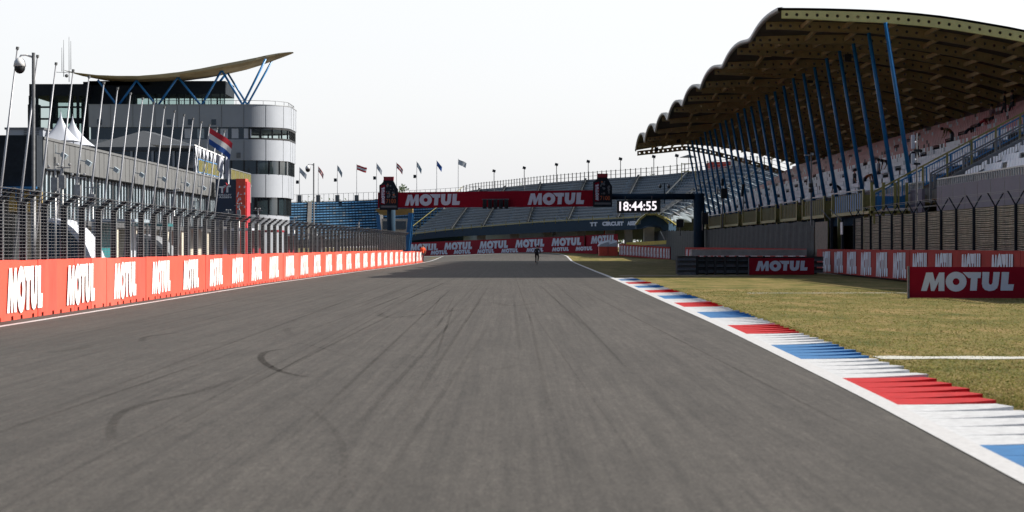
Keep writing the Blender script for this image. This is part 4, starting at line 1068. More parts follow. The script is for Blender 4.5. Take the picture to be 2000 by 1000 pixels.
# blue stand
fr = [P(540,470,372), P(620,468,374), P(700,465,376), P(780,462,374), P(850,459,368), P(905,455,362)]
bk = [P(545,396,400), P(623,394,402), P(700,391.5,403), P(780,388,401), P(860,384,396), P(930,379,390)]
bst, Fb, Bb = bowl('blue_grandstand', 'blue seated grandstand between the white tower and overhead banner', fr, bk, 14, M['seatb'], random.Random(8), None, keep=100, alt=M['seatbp'], seat_gap=.62)
mb = MB()
for a, b in zip(Bb, Bb[1:]):
    for h in (1.5,.1): mb.bar(a+Vector((0,0,h)), b+Vector((0,0,h)), .05)
for k in range(0, len(Bb), 1): mb.bar(Bb[k], Bb[k]+Vector((0,0,1.5)), .07)
mb.build('back_rail', M['galvd'], bst)
mb = MB()
for k in (6,20,33):
    a, b = Fb[k], Bb[k]; d = Vector((.8,0,0)); z = Vector((0,0,.05))
    mb.hexa([a+z, a+d+z, b+d+z, b+z, a+z*2, a+d+z*2, b+d+z*2, b+z*2])
mb.build('aisle', M['concd'], bst)

# flags on the blue stand
FL = [(585,326,'white flag on the pole nearest the white tower','tentw',1.9,2.3),(621.6,324,'dark striped narrow flag, second pole from the tower','redflag',1.4,2.4),(659,322,'pale furled flag above the blue stand, third pole from the tower','seatbp',1.3,2.2),
      (696.7,320.5,'red and white flag flying wide above the blue stand','rw',2.8,1.0),(735.6,318,'pale furled flag just left of the oil bottle sign','tentw',1.4,2.3),(774.5,317,'red flag with pale stripes right of the left bottle sign','redflag',1.7,2.0),
      (814,315,'pale furled flag above the overhead banner, left of the blue one','seatbp',1.3,2.2),(853,313,'blue flag above the left end of the overhead banner','blueflag',1.4,2.0),(895,310,'white flag, rightmost of the far flags','tentw',2.2,1.2)]  # pale furled flags: backlight through the cloth is put into their colour
for k, (px, py, lab, m_, wd, dr) in enumerate(FL):
    D = 404; top = P(px, py, D); t = thing('flagpole', 'far flagpole carrying the '+lab, 'flagpole', (top.x, D, 9.5), 'flagpoles along the back of the blue stand')
    MB().tube([(top.x,D,8.5),(top.x,D,top.z)], [.08,.04], 8).build('pole', M['pole'], t)
    MB().box(top.x-.4,top.x+.4,D-.4,D+.4,9.0,11.8 if k < 4 else 11.0).build('base', M['galvd'], t)
    mm = [M['redflag'],M['white'],M['redflag']] if m_ == 'rw' else [M[m_], M['white'] if m_ in ('redflag',) else M[m_], M[m_]]
    flag('flag', lab, (top.x+.05,D,top.z-.15), wd*.72, 1.0, mm, 3, dr*.62, seed=k*1.7, group=None)
    if k in (0,2,4,6):
        lp = P(px-2, py+29.5, D-1); f = MB(); f.box(lp.x-.45,lp.x+.1,D-1.5,D-1.2,lp.z-.35,lp.z+.3); f.bar((lp.x,D-1.2,lp.z),(top.x,D,lp.z),.1); f.build('floodlight', M['dark'], t)
for k, (px, py) in enumerate(((965,333),(1024,327),(1087,320.5),(1149,314.5),(1212,309.5),(1277,305),(1322,303))):
    D = 330-k*6; p = P(px, py, D); t = thing('floodlight_pole', 'small floodlight on a thin pole, '+ORD[k]+' from the left along the curved stand', 'floodlight', (p.x,D,9), 'floodlights along the back of the curved stand')
    MB().tube([(p.x,D,10.0),(p.x,D,p.z)], .07, 6).build('pole', M['galvd'], t)
    MB().hexa([(p.x-.3,D-.3,p.z-.2),(p.x+.2,D-.3,p.z-.32),(p.x+.2,D+.2,p.z-.32),(p.x-.3,D+.2,p.z-.2),(p.x-.2,D-.3,p.z+.2),(p.x+.28,D-.3,p.z+.05),(p.x+.28,D+.2,p.z+.05),(p.x-.2,D+.2,p.z+.2)]).build('lamp_head', M['dark'], t)
# umbrella look-out on the top of the stand
p = P(1345,338,262); t = thing('lookout_platform', 'small look-out platform with a parasol at the top of the curved stand', 'platform', p)
mb = MB()
for dx in (-.9,.9): mb.bar((p.x+dx,p.y,p.z-1),(p.x+dx,p.y,p.z+1.3),.1)
mb.bar((p.x-.9,p.y,p.z+.2),(p.x+.9,p.y,p.z+.2),.1); mb.bar((p.x-.9,p.y,p.z+1.2),(p.x+.9,p.y,p.z+1.2),.08); mb.build('frame', M['yellow'], t)
MB().tube([(p.x,p.y,p.z+2.0),(p.x,p.y,p.z+2.35)],[1.2,.05],12).build('parasol', M['dark'], t); MB().bar((p.x,p.y,p.z),(p.x,p.y,p.z+2.1),.06).build('pole', M['dark'], t)
# red and white building beyond
t = thing('red_white_building', 'red and white box building seen behind the blue columns', 'building', P(1420,335,300))
a = P(1387,316,300); b = P(1427,334,300); MB().box(a.x,b.x,300,306,6,a.z).build('red_wall', M['pale_red'], t)
c = P(1462,312,300); MB().box(b.x,c.x,299.8,306,6,c.z).build('white_wall', M['panel'], t)

# ------------------------------------------------------------------ far banners
D1 = lambda px: 336-(px-800)*.165
def far_banner(name, lab, p0, p1, top, bot, dd, texts, cat='banner', m='red', thick=.25):
    t = thing(name, lab, cat, P(p0, bot(p0), D1(p0)+dd))
    mb = MB(); st = 14
    xs_ = [p0+(p1-p0)*k/st for k in range(st+1)]
    for a, b in zip(xs_, xs_[1:]):
        A = [P(a,bot(a),D1(a)+dd), P(b,bot(b),D1(b)+dd), P(b,top(b),D1(b)+dd), P(a,top(a),D1(a)+dd)]
        A[0].z -= .6; A[1].z -= .6
        o_ = Vector((0,thick,0)); mb.hexa([A[0],A[1],A[1]+o_,A[0]+o_,A[3],A[2],A[2]+o_,A[3]+o_])
    mb.build('panel', M[m], t)
    for (x0, x1, y0, y1, sl) in texts:
        mb = MB(); logo(mb, lambda u, v: P(x0+(x1-x0)*u, y1+(y0-y1)*v+sl*u, D1(x0+(x1-x0)*u)+dd-.05)); mb.build('lettering', M['letter'], t)
tp = lambda px: 474-(px-800)*.0395; bt = lambda px: 501-(px-800)*.030
far_banner('trackside_banner', 'tall red banner with large white lettering below the curved stand, left and longer one', 786, 1141, tp, lambda px: bt(px)+1, 0,
    [(800,855,tp(800)+2.5,tp(800)+18,-1),(867,922,tp(867)+2.5,tp(867)+18,-2),(936,992,tp(936)+2.5,tp(936)+18,-2),(1006,1063,tp(1006)+2.5,tp(1006)+18,-2),(1077,1135,tp(1077)+2,tp(1077)+17.5,-1.5)])
far_banner('trackside_banner', 'short red banner panel right of the long one, above orange blocks', 1142.5, 1207, lambda px: tp(px)-1.0, lambda px: bt(px)+1, .6, [(1154,1201,tp(1154)+.8,tp(1154)+16,-2.3)])
tp2 = lambda px: 489.5-(px-800)*.0255
far_banner('low_banner', 'low red banner strip with small white lettering in front of the tall banner', 800, 1165, tp2, lambda px: bt(px)+1, -3,
    [(x_, x_+33, tp2(x_)+.8, tp2(x_)+9.2-(x_-800)*.002, -.8) for x_ in (841,886,932,979,1028,1078,1124)])
# ------------------------------------------------------------------ overhead gantry
ga = Vector((cx(738,202),202,0)); gb_ = Vector((cx(1190,197),197,0))
gt = thing('start_gantry', 'overhead start gantry with red banner across the track', 'gantry', (0,200,0))
GB = lambda u: Vector((ga.x+(gb_.x-ga.x)*u, ga.y+(gb_.y-ga.y)*u, 0))
zt0, zb0 = 1.6+(482-376)*202/4000, 1.6+(482-406)*202/4000; zt1, zb1 = 1.6+(482-371)*197/4000, 1.6+(482-403)*197/4000
A, B_ = GB(0), GB(1)
MB().hexa([(A.x,A.y,zb0),(B_.x,B_.y,zb1),(B_.x,B_.y+.5,zb1),(A.x,A.y+.5,zb0),(A.x,A.y,zt0),(B_.x,B_.y,zt1),(B_.x,B_.y+.5,zt1),(A.x,A.y+.5,zt0)]).build('banner', M['red'], gt)
def gfn(px0, px1, f0, f1):
    u0 = (px0-738)/452; u1 = (px1-738)/452
    return lambda u, v: (lambda U: Vector((GB(U).x, GB(U).y-.04, (zb0+(zb1-zb0)*U)+((zt0-zb0)+(zt1-zb1-zt0+zb0)*U)*(f0+(f1-f0)*v))))(u0+(u1-u0)*u)
for a, b in ((792,901),(1033,1142)):
    mb = MB(); logo(mb, gfn(a, b, .13, .86)); mb.build('lettering', M['letter'], gt)
bx = cx(1365,198)
MB().tube([(B_.x-.5,198,1.6+(482-384)*.0495),(bx,198,1.6+(482-384)*.0495)], .30, 14).build('beam', M['fasciablue'], gt, True)
MB().tube([(bx,198,0),(bx,198,1.6+(482-378)*.0495)], .52, 16).build('post', M['fasciablue'], gt, True)
px_l = cx(764,202.6); MB().tube([(px_l,202.6,0),(px_l,202.6,zt0-.2)], .42, 14).build('post', M['fasciablue'], gt, True)
# bottle signs
def bottle(px, D, ytop, ybot, hw, lab):
    c = cx(px, D); s = D/4000
    t = thing('bottle_sign', lab, 'sign', (c, D, P(0,ybot,D).z), 'oil bottle signs on the overhead banner')
    z = lambda f: P(0, ybot+(ytop-ybot)*f, D).z
    X = lambda f: c+hw*s*f
    out_ = [(-1,0),(1,0),(1,.02),(1,.62),(.86,.68),(.5,.88),(.5,.91),(-.55,.91),(-.6,.84),(-.8,.78),(-1,.74)]
    MB().extr([(X(a),D,z(b)) for a,b in out_], (0,.5,0)).build('bottle_body', M['dark'], t)
    MB().extr([(X(a),D-.03,z(b)) for a,b in ((-.52,.885),(.52,.885),(.55,1.0),(-.55,1.0))], (0,.56,0)).build('cap', M['dark_red'], t)
    MB().extr([(X(a),D-.03,z(b)) for a,b in ((-.84,.17),(-.36,.17),(-.36,.76),(-.84,.72))], (0,.02,0)).build('label_panel', M['red'], t)
    MB().extr([(X(a),D-.03,z(b)) for a,b in ((-.84,.07),(.86,.07),(.86,.13),(-.84,.13))], (0,.02,0)).build('label_strip', M['galvd'], t)
    mb = MB(); logo(mb, lambda u, v: Vector((X(-.42-.34*v), D-.06, z(.19+.5*u)))); mb.build('lettering', M['letter'], t)
    mb = MB(); text_on(mb, '7100', lambda u, v: Vector((X(-.26+1.04*u), D-.05, z(.2+.13*v))), 0, .0); mb.build('product_number', M['orangetxt'], t)
    r = random.Random(px)
    mb = MB()
    for k in range(40):
        u = r.uniform(-.25,.7); v = r.uniform(.38,.78)
        if v > .82-.3*max(0,u): continue
        mb.tube([(X(u),D-.04-.004*k,z(v)),(X(u),D-.01,z(v))], r.uniform(.05,.13), 7, (2 if k % 13 == 5 else r.choice([0,1,1,0])))
    mb.build('engine_picture', [M['galvd'], M['dark'], M['orangetxt']], t)
bottle(759, 201.5, 345, 410, 18.2, 'dark oil bottle sign with red cap at the left end of the overhead banner')
bottle(1177, 196.7, 339, 404, 18.5, 'dark oil bottle sign with red cap at the right end of the overhead banner')
# start lights
t = thing('start_lights', 'row of five black start lights hanging on the overhead banner', 'start lights', (cx(967,198.8),198.8,5))
for k in range(5):
    p = P(946.5+k*10.6, 398, 198.8); MB().box(p.x-.19,p.x+.19,198.7,199.1,p.z-.48,p.z+.42).build('light_unit', M['black'], t)
    mb = MB()
    for j in range(4): mb.tube([(p.x,198.45,p.z+.28-.21*j),(p.x,198.7,p.z+.28-.21*j)], .085, 10)
    mb.build('lens_hood', M['dark'], t)
mb = MB(); a = P(941,389.5,198.8); b = P(994,389,198.8); mb.bar(a,b,.08); mb.build('hanger', M['galvd'], t)
# clock
t = thing('clock_screen', 'black digital clock screen reading 18:44:55 under the gantry beam', 'clock', P(1247,416,197.5))
a = P(1205,391.5,197.5); b = P(1289,416,197.5)
MB().hexa([(a.x,197.5,b.z),(b.x,196.9,b.z+.05),(b.x,197.3,b.z+.05),(a.x,197.9,b.z),(a.x,197.5,a.z),(b.x,196.9,a.z+.07),(b.x,197.3,a.z+.07),(a.x,197.9,a.z)]).build('housing', M['black'], t)
mb = MB(); text_on(mb, '18:44:55', lambda u, v: Vector((a.x+(b.x-a.x)*(.055+.86*u), 197.47-.6*(.055+.86*u), b.z+.04+(a.z-b.z)*(.13+.74*v)+.05*u)), 0, .02)
mb.build('digits', mat('led_white', (1,.93,.97), emis=.62), t)
mb = MB(); mb.bar((a.x+.8,197.7,a.z),(a.x+.8,197.7,a.z+.4),.08); mb.bar((b.x-.8,197.3,a.z),(b.x-.8,197.3,a.z+.4),.08); mb.build('hanger', M['galvd'], t)
# twin dome cameras on beam
p = P(1297,392,197.9); t = thing('camera_pole', 'short pole with two dome cameras on the gantry beam', 'security camera', p, 'dome cameras on poles')
MB().tube([p+Vector((0,-.4,-.3)),p+Vector((0,-.4,1.7))],.05,8).build('pole', M['fasciablue'], t)
MB().bar(p+Vector((-.42,-.4,1.62)),p+Vector((.42,-.4,1.62)),.05).build('arm', M['fasciablue'], t)
for s_ in (-1,1):
    h = MB().tube([p+Vector((s_*.42,-.4,1.6)),p+Vector((s_*.42,-.4,1.5)),p+Vector((s_*.42,-.4,1.36))],[.06,.13,.16],12).build('camera_housing', M['galv'], t, True)
    MB().sphere(p+Vector((s_*.42,-.4,1.33)),.14,10).build('dome', M['black'], h, True)
# yellow / blue gate left of the banner end
t = thing('yellow_blue_gate', 'gate with yellow beam and slanted blue legs under the left bottle sign', 'gate', P(768,490,212))
pts = [P(732,408,212),P(742,419,212),P(760,421.5,212),P(800,419,212),P(806,415,212),P(806,407.5,212),P(770,407.5,212)]
MB().extr(pts, (0,1.2,0)).build('beam', M['yellowb'], t)
MB().bar(P(802,416,212),P(793,500,212),.38,.45).build('leg', M['blue'], t); MB().bar(P(806,418,213),P(798,500,213),.2,.3).build('leg', M['blue'], t)
MB().bar(P(738,420,212),P(746,500,212),.3,.4).build('leg', M['blue'], t)
# tv cabin under it
t = thing('glazed_cabin', 'small glazed cabin behind the fence under the yellow beam', 'cabin', P(780,490,222))
a = P(745,427,222); b = P(797,500,222); MB().box(a.x,b.x,222,224,0.02,a.z).build('wall', M['cream'], t)
for x0, x1 in ((748,758),(773,793)): q0 = P(x0,432,221.9); q1 = P(x1,448,221.9); MB().box(q0.x,q1.x,221.9,221.98,q1.z,q0.z).build('window', M['glassd'], t)

# ------------------------------------------------------------------ right side barriers
rb = thing('right_barrier', 'faded red barrier with white lettering in front of the wire fence at right', 'barrier', (18,100,0))
bxx = lambda y: smooth_tab([(60,17.9),(90,17.8),(124,18.45),(128,18.6)], y)
yb_ = arange(60,124,2.0)
for a, b in zip(yb_, yb_[1:]):
    j = random.uniform(-.015,.015)
    MB().hexa([(bxx(a)+j,a,.1),(bxx(a)+.5,a,.1),(bxx(b)+.5,b-.015,.1),(bxx(b)+j,b-.015,.1),(bxx(a)+j,a,1.46),(bxx(a)+.5,a,1.46),(bxx(b)+.5,b-.015,1.46),(bxx(b)+j,b-.015,1.46)]).build('barrier_panel', M['pale_red'], rb)
MB().hexa([(bxx(60)+.1,60,0),(bxx(60)+.5,60,0),(bxx(124)+.5,124,0),(bxx(124)+.1,124,0),(bxx(60)+.1,60,.1),(bxx(60)+.5,60,.1),(bxx(124)+.5,124,.1),(bxx(124)+.1,124,.1)]).build('footing', M['black'], rb)
for k in range(12):
    y0 = 61.5+5.0*k+.0
    y_near = 121.2-5.0*k     # letters read from far to near
    mb = MB(); logo(mb, lambda u, v: Vector((bxx(y_near-3.5*u)-.03, y_near-3.5*u, .14+1.2*v))); mb.build('lettering', M['letter'], rb)
def board(px0, px1, D, ztop, lab, D2=None):
    x0, x1 = cx(px0,D), cx(px1,D2 or D); D2 = D2 or D
    t = thing('advert_board', lab, 'advertising board', (x0,D,0), 'low red boards on the grass')
    MB().hexa([(x0,D,.02),(x1,D2,.02),(x1,D2+.08,.02),(x0,D+.08,.02),(x0,D,ztop),(x1,D2,ztop),(x1,D2+.08,ztop),(x0,D+.08,ztop)]).build('panel', M['red'], t)
    mb = MB(); logo(mb, lambda u, v: Vector((x0+(x1-x0)*(.1+.8*u), D+(D2-D)*(.1+.8*u)-.02, .22*ztop+.02+.60*ztop*v))); mb.build('lettering', M['letter'], t)
    mb = MB(); mb.box(x0-.05,x0,D-.03,D+.1,0,ztop+.02); mb.bar((x0+.1,D+.1,ztop*.8),(x0+.1,D+.7,0),.05); mb.bar((x1-.1,D2+.1,ztop*.8),(x1-.1,D2+.7,0),.05); mb.build('frame', M['galvd'], t)
board(1463, 1590, 116.3, .96, 'red advertising board beside the dark guardrail, smaller in the distance')
board(1776, 2003, 63.4, .98, 'large red advertising board at the right edge of the picture', 62.9)
# guardrail block
t = thing('guardrail_block', 'stacked dark guardrails ending on the grass, topped by a grey beam', 'guardrail', (11,117,0))
def wavy(x0, x1, D, z, h, m, mb):
    n = 8
    for k in range(n):
        a = k/n; b = (k+1)/n
        mb.face([(x0,D-.05*math.sin(a*2*math.pi*1.0+1.5),z+h*a),(x1,D-.05*math.sin(a*2*math.pi+1.5),z+h*a),(x1,D-.05*math.sin(b*2*math.pi+1.5),z+h*b),(x0,D-.05*math.sin(b*2*math.pi+1.5),z+h*b)],m)
for k in range(4):
    mb = MB(); wavy(cx(1323,116.5),cx(1359,116.5),116.5,.02+.27*k,.25,0,mb); mb.build('rail_end', M['galvd'], t)
for k in range(3):
    mb = MB(); wavy(cx(1359,116.5)+.02,cx(1600,119),117.4,.12+.33*k,.26,0,mb); mb.build('rail', M['galvd'], t)
MB().box(cx(1325,117),cx(1359,117),116.6,119,0.02,1.08).build('end_block', M['dark'], t)
for px in (1360,1378,1395,1414,1438,1462,1490): MB().box(cx(px,117.2),cx(px,117.2)+.12,117.15,117.3,0,1.08).build('post', M['black'], t)
MB().box(cx(1350,117.5),cx(1573,117.5),117.0,118.1,1.09,1.44).build('top_beam', M['conc'], t)
MB().box(cx(1323,118),cx(1595,118),117.9,118.05,0.02,1.0).build('back_board', M['black'], t)
MB().sphere((cx(1380,115.9),115.9,.09),.1,8).build('bolt_weight', M['black'], t)
# red-white striped low barriers
def striped(pts, h, lab, n, endcap=None):
    t = thing('striped_barrier', lab, 'barrier', pts[0], 'red and white banner barriers at the back')
    C = catmull(pts, 6); mb = MB(); L_ = 0
    for a, b in zip(C, C[1:]):
        mb.hexa([a,b,b+Vector((.1,.9,0)),a+Vector((.1,.9,0)),a+Vector((0,0,h)),b+Vector((0,0,h)),b+Vector((.1,.9,h)),a+Vector((.1,.9,h))])
    mb.build('banner', M['pale_red'], t)
    mb = MB(); N = n
    def at(u): 
        f = u*(len(C)-1); k = min(len(C)-2, int(f)); return C[k].lerp(C[k+1], f-k)
    for k in range(N):
        u0 = (k+.22)/N; u1 = (k+.86)/N; 
        logo(mb, lambda u, v: at(u0+(u1-u0)*u)+Vector((0,-.04,h*(.1+.78*v))))
    mb.build('lettering', M['letter'], t)
    if endcap: 
        e = C[-1]; MB().box(e.x+.02, e.x+endcap, e.y-.05, e.y+.9, e.z-.02, e.z+h+.02).build('end_wrap', M['red'], t)
striped([Vector((cx(1209,258),258,.45)),Vector((cx(1240,252),252,.34)),Vector((cx(1275,247),247,.18)),Vector((cx(1308,241),241,.06))], 1.5, 'low red and white banner barrier with solid red end on the far grass', 18, .85)
striped([Vector((cx(1338,185),185,.1)),Vector((cx(1420,160),160,.08)),Vector((cx(1575,126),126,.02))], 1.45, 'low red and white banner barrier behind the grey beam', 14)
t = thing('tyre_stack_wall', 'yellow topped tyre barrier in front of the dark screen', 'tyre barrier', (cx(1225,261),261,0))
a = P(1224,473.5,261); b = P(1311,469,246)
MB().hexa([(a.x,a.y,a.z-.45),(b.x,b.y,b.z-.45),(b.x,b.y+1,b.z-.45),(a.x,a.y+1,a.z-.45),a,b,b+Vector((0,1,0)),a+Vector((0,1,0))]).build('yellow_cover', mat('yellow_tarp',(.55,.42,.03),.6,noise=.3,scale=2), t)
MB().hexa([(a.x,a.y+.1,.3),(b.x,b.y+.1,.0),(b.x,b.y+.9,.0),(a.x,a.y+.9,.3),(a.x,a.y+.1,a.z-.46),(b.x,b.y+.1,b.z-.46),(b.x,b.y+.9,b.z-.46),(a.x,a.y+.9,a.z-.46)]).build('tyres', M['black'], t)
for k, (p0, p1, lab) in enumerate(((1170,1187,'orange foam block at the end of the long far banner, left of two'),(1188,1206,'orange foam block at the end of the long far banner, right of two'))):
    D = 262; a = P(p0,480,D); b = P(p1,482,D); t = thing('foam_block', lab, 'barrier block', (a.x,D,.5), 'orange foam blocks')
    MB().box(a.x,b.x,D,D+2.5,.4,a.z-.1).build('block', M['orange_red'], t)
    MB().hexa([(a.x-.1,D-.05,a.z-.1),(b.x,D-.05,a.z-.1),(b.x,D+2.5,a.z),(a.x-.1,D+2.5,a.z),(a.x+.2,D-.05,a.z+.2),(b.x,D-.05,a.z+.5),(b.x,D+2.5,a.z+.7),(a.x+.2,D+2.5,a.z+.5)]).build('cover', M['tentw'], t)
# wire fence with V arms
wf = thing('wire_fence', 'wire security fence with V shaped barbed arms behind the right barrier', 'fence', (18.6,100,0))
fy = [71.8,74.8,77.9,81.5,84.7,87.7,90.9,94,97,100,103.6,106.6,109.6,112.4]
FX = lambda y: bxx(y)+.55
for y in fy:
    x = FX(y); mb = MB(); mb.box(x-.05,x+.05,y-.05,y+.05,0,3.15); mb.bar((x,y,3.12),(x-.3,y,3.65),.045); mb.bar((x,y,3.12),(x+.3,y,3.65),.045); mb.build('post', M['dark'], wf)
mb = MB(); rw = random.Random(2)
for j in range(22):
    z = 1.5+j*.077
    for a, b in zip(fy, fy[1:]):
        sag = rw.uniform(.01,.05); n = 5; pr_ = None
        for q in range(n+1):
            u = q/n; p = (FX(a+(b-a)*u)+.06, a+(b-a)*u, z-sag*4*u*(1-u)+rw.uniform(-.006,.006))
            if pr_: mb.bar(pr_, p, .024)
            pr_ = p
mb.build('horizontal_wire', mat('rusty_wire',(.42,.36,.28),.6,.3,noise=.4,scale=3), wf)
mb = MB()
for y in arange(fy[0],fy[-1],.22): mb.bar((FX(y)+.07,y,1.4),(FX(y)+.07,y,3.12),.012)
mb.build('vertical_wire', M['galvd'], wf)
mb = MB()
for s_ in (-1,1):
    for f in (.5,1):
        for a, b in zip(fy, fy[1:]): mb.bar((FX(a)+s_*.3*f,a,3.12+.53*f),(FX(b)+s_*.3*f,b,3.12+.53*f),.014)
mb.build('barbed_wire', M['galvd'], wf)
# service building behind the fence (below the open stand)
t = thing('understand_wall', 'olive brown boarded wall below the open stand behind the wire fence', 'wall', (20.2,80,0))
mb = MB()
for y in arange(60,112,4): mb.box(20.0,20.2,y,y+3.97,.02,3.28)
mb.build('boards', mat('olive_boards',(.035,.03,.016),.8,noise=.4,scale=.6,stretch=(1,2.5,.25),col2=(.16,.13,.05)), t)
# mesh and gate
t = thing('mesh_gate', 'open wire gate with white notice between the dark screen and the wire fence', 'gate', (18.7,118,0))
MB().box(FX(117)-.05,FX(117)+.08,116.9,117.1,0,3.3).build('post', M['dark'], t); MB().box(FX(121.5)-.08,FX(121.5)+.08,121.4,121.6,0,3.3).build('post', M['dark'], t)
MB().bar((FX(117),117,3.1),(FX(117)-.7,117,3.75),.05,m=0).build('arm', M['pole'], t); MB().bar((FX(121.5),121.5,3.1),(FX(121.5)-.6,121.5,3.8),.05).build('arm', M['pole'], t)
MB().box(FX(116.5)-.1,FX(116.5)-.06,116.3,117.0,2.3,3.0).build('notice', M['white'], t)
mb = MB()
for z in arange(.2,2.9,.28): mb.bar((FX(117.2)+1.2,117.2,z),(FX(121.3)+1.2,121.3,z),.03)
mb.build('gate_bars', M['galvd'], t)
t = thing('screened_fence', 'long dark mesh screened fence below the covered grandstand', 'fence', (19,150,0))
SX = lambda y: 18.75-.25*smooth((y-220)/60)
ysx = arange(127,292,3.0)
mb = MB(); rr = random.Random(9)
def topz(y): return 3.22+.12*math.sin(y*.9)*.3+ .35*smooth((y-200)/60)-.9*smooth((y-262)/25)
mb.grid(lambda y, v: (SX(y)+.03*math.sin(y*2.1+v*3), y, gz(SX(y),y)*.0+.02+(topz(y)-.02)*v), arange(127,292,.75), [0,.25,.5,.75,1])
mb.build('screen', M['screen'], t)
for y in ysx: MB().box(SX(y)+.06,SX(y)+.14,y-.05,y+.05,0,topz(y)+.1).build('post', M['dark'], t)
mb = MB().grid(lambda y, v: (SX(y)+.02, y, .02+3.1*v), arange(121.8,126.9,.75), [0,.5,1]); mb.build('light_screen', mat('grey_mesh_screen',(.20,.17,.14),.8,noise=.35,scale=6), t)

# equipment masts at the right
def rmast(px, D, yt, yb2, lab, boxes, m='galvd'):
    a = P(px,yb2,D); b = P(px,yt,D); t = thing('equipment_mast', lab, 'mast', (a.x,D,max(0,a.z)), 'equipment masts on the grandstand side')
    MB().tube([a,b],[.06,.04],8).build('pole', M[m], t)
    for (dx,dy,wd,hg,mm) in boxes:
        p = P(px+dx,yt+dy,D-.1); w_ = wd*D/4000/2; h_ = hg*D/4000/2
        mb = MB(); mb.box(p.x-w_,p.x+w_,p.y-.12,p.y+.12,p.z-h_,p.z+h_); mb.bar(p,P(px,yt+dy,D),.05); mb.build('equipment_box', M[mm], t)
rmast(1584.5, 119, 298, 440, 'thin mast with black twin lamps in front of the covered stand', [(-1,64,7,8,'black'),(-1,74,7,8,'black'),(-9,5,9,2,'galv'),(3,3,3,5,'galv')])
rmast(1790.5, 98, 260, 480, 'tall antenna mast with white panels in front of the stair railings', [(-7.5,17,5.5,27,'tentw'),(-7.5,51,6,22,'tentw'),(0,34,12,5,'black'),(0,60,13,4,'black')])
rmast(1411, 190, 348, 470, 'dark mast with loudspeaker cluster left of the white seats', [(0,8,5,14,'black'),(3,30,12,20,'black'),(-10,24,3,12,'galv')])
rmast(1452, 180, 362, 440, 'thin mast with two black speakers before the white seats', [(-2,16,5,12,'black'),(-1,4,5,12,'black')])
rmast(1372, 192, 412, 450, 'short mast with a bulky black speaker beside the gantry post', [(5,15,12,22,'black')], 'galvd')
rmast(1328, 196, 430, 460, 'stub mast with a black round speaker behind the dark screen', [(0,6,14,16,'black')])

# ------------------------------------------------------------------ trees beyond the stands
def tree(x, y, h, r, seed, lab, n=900):
    rr = random.Random(seed); t = thing('tree', lab, 'tree', (x,y,0), 'trees beyond the stands')
    mb = MB(); mb.tube([(x,y,0),(x+.2,y,h*.35),(x,y,h*.75)],[.3,.22,.08],8)
    limbs = []
    for k in range(9):
        a = k*2.4; z0 = h*rr.uniform(.3,.6); e = Vector((x+math.cos(a)*r*rr.uniform(.5,.85), y+math.sin(a)*r*rr.uniform(.5,.85), z0+h*rr.uniform(.1,.38)))
        mb.tube([(x,y,z0),tuple(e)],[.1,.03],5); limbs.append(e)
    limbs.append(Vector((x,y,h*.86)))
    mb.build('trunk', M['bark'], t)
    mb = MB()
    for k in range(n):
        c = rr.choice(limbs); s = r*.42
        p = c+Vector((rr.gauss(0,s*.55),rr.gauss(0,s*.55),rr.gauss(0,s*.5))); q = rr.uniform(.14,.34)
        u = Vector((rr.uniform(-1,1),rr.uniform(-1,1),rr.uniform(-1,1))).normalized(); v = u.orthogonal().normalized()
        mb.face([p-u*q, p+v*q*.6, p+u*q, p-v*q*.6])
    mb.build('crown', M['leaf'], t)
for k, (px, ytop, D, r, lab) in enumerate(((598,392,440,3.6,'tree top showing just right of the white tower'),(655,387,440,4.2,'tree top behind the blue stand, left of the bottle sign'),(778,364,430,1.8,'tree top peeking out right of the left bottle sign'),
        (1003,362,420,3.4,'small tree top behind the back rail above the start lights'),(1263,338,400,3.0,'tree top behind the curved stand, left of three near the columns'),(1287,341,400,2.6,'tree top behind the curved stand, middle of three near the columns'),(1312,339,400,3.0,'tree top behind the curved stand, right of three near the columns'),
        (905,440,400,6,'dark tree seen under the curved stand, leftmost'),(975,440,395,6,'dark tree seen under the curved stand between the first piers'),(1040,438,390,6,'dark tree seen under the middle of the curved stand'),(1105,436,385,6,'dark tree seen under the curved stand, right of the middle'),(1165,434,380,6,'dark tree seen under the stand below its white lettering'),(1220,430,375,6,'dark tree seen under the right end of the curved stand'))):
    tree(cx(px,D), D, 1.6+(482-ytop)*D/4000, r, k+20, lab, 1600 if k > 6 else 900)
# colourful bits below the stand
t = thing('feather_flag', 'white feather flag leaning below the curved stand', 'flag', P(1085,468,300))
MB().extr([P(1079,462,300),P(1082,447,300),P(1091,447,300),P(1085,459,300)],(0,.06,0)).build('cloth', M['tentw'], t); MB().bar(P(1079,475,300),P(1082,447,300),.06).build('pole', M['galvd'], t)
t = thing('feather_flag', 'orange feather flag standing below the white fascia lettering', 'flag', P(1180,470,285))
MB().extr([P(1178,458,285),P(1180,446,285),P(1187,446,285),P(1182,458,285)],(0,.06,0)).build('cloth', M['orange'], t); MB().bar(P(1178,470,285),P(1180,446,285),.06).build('pole', M['galvd'], t)

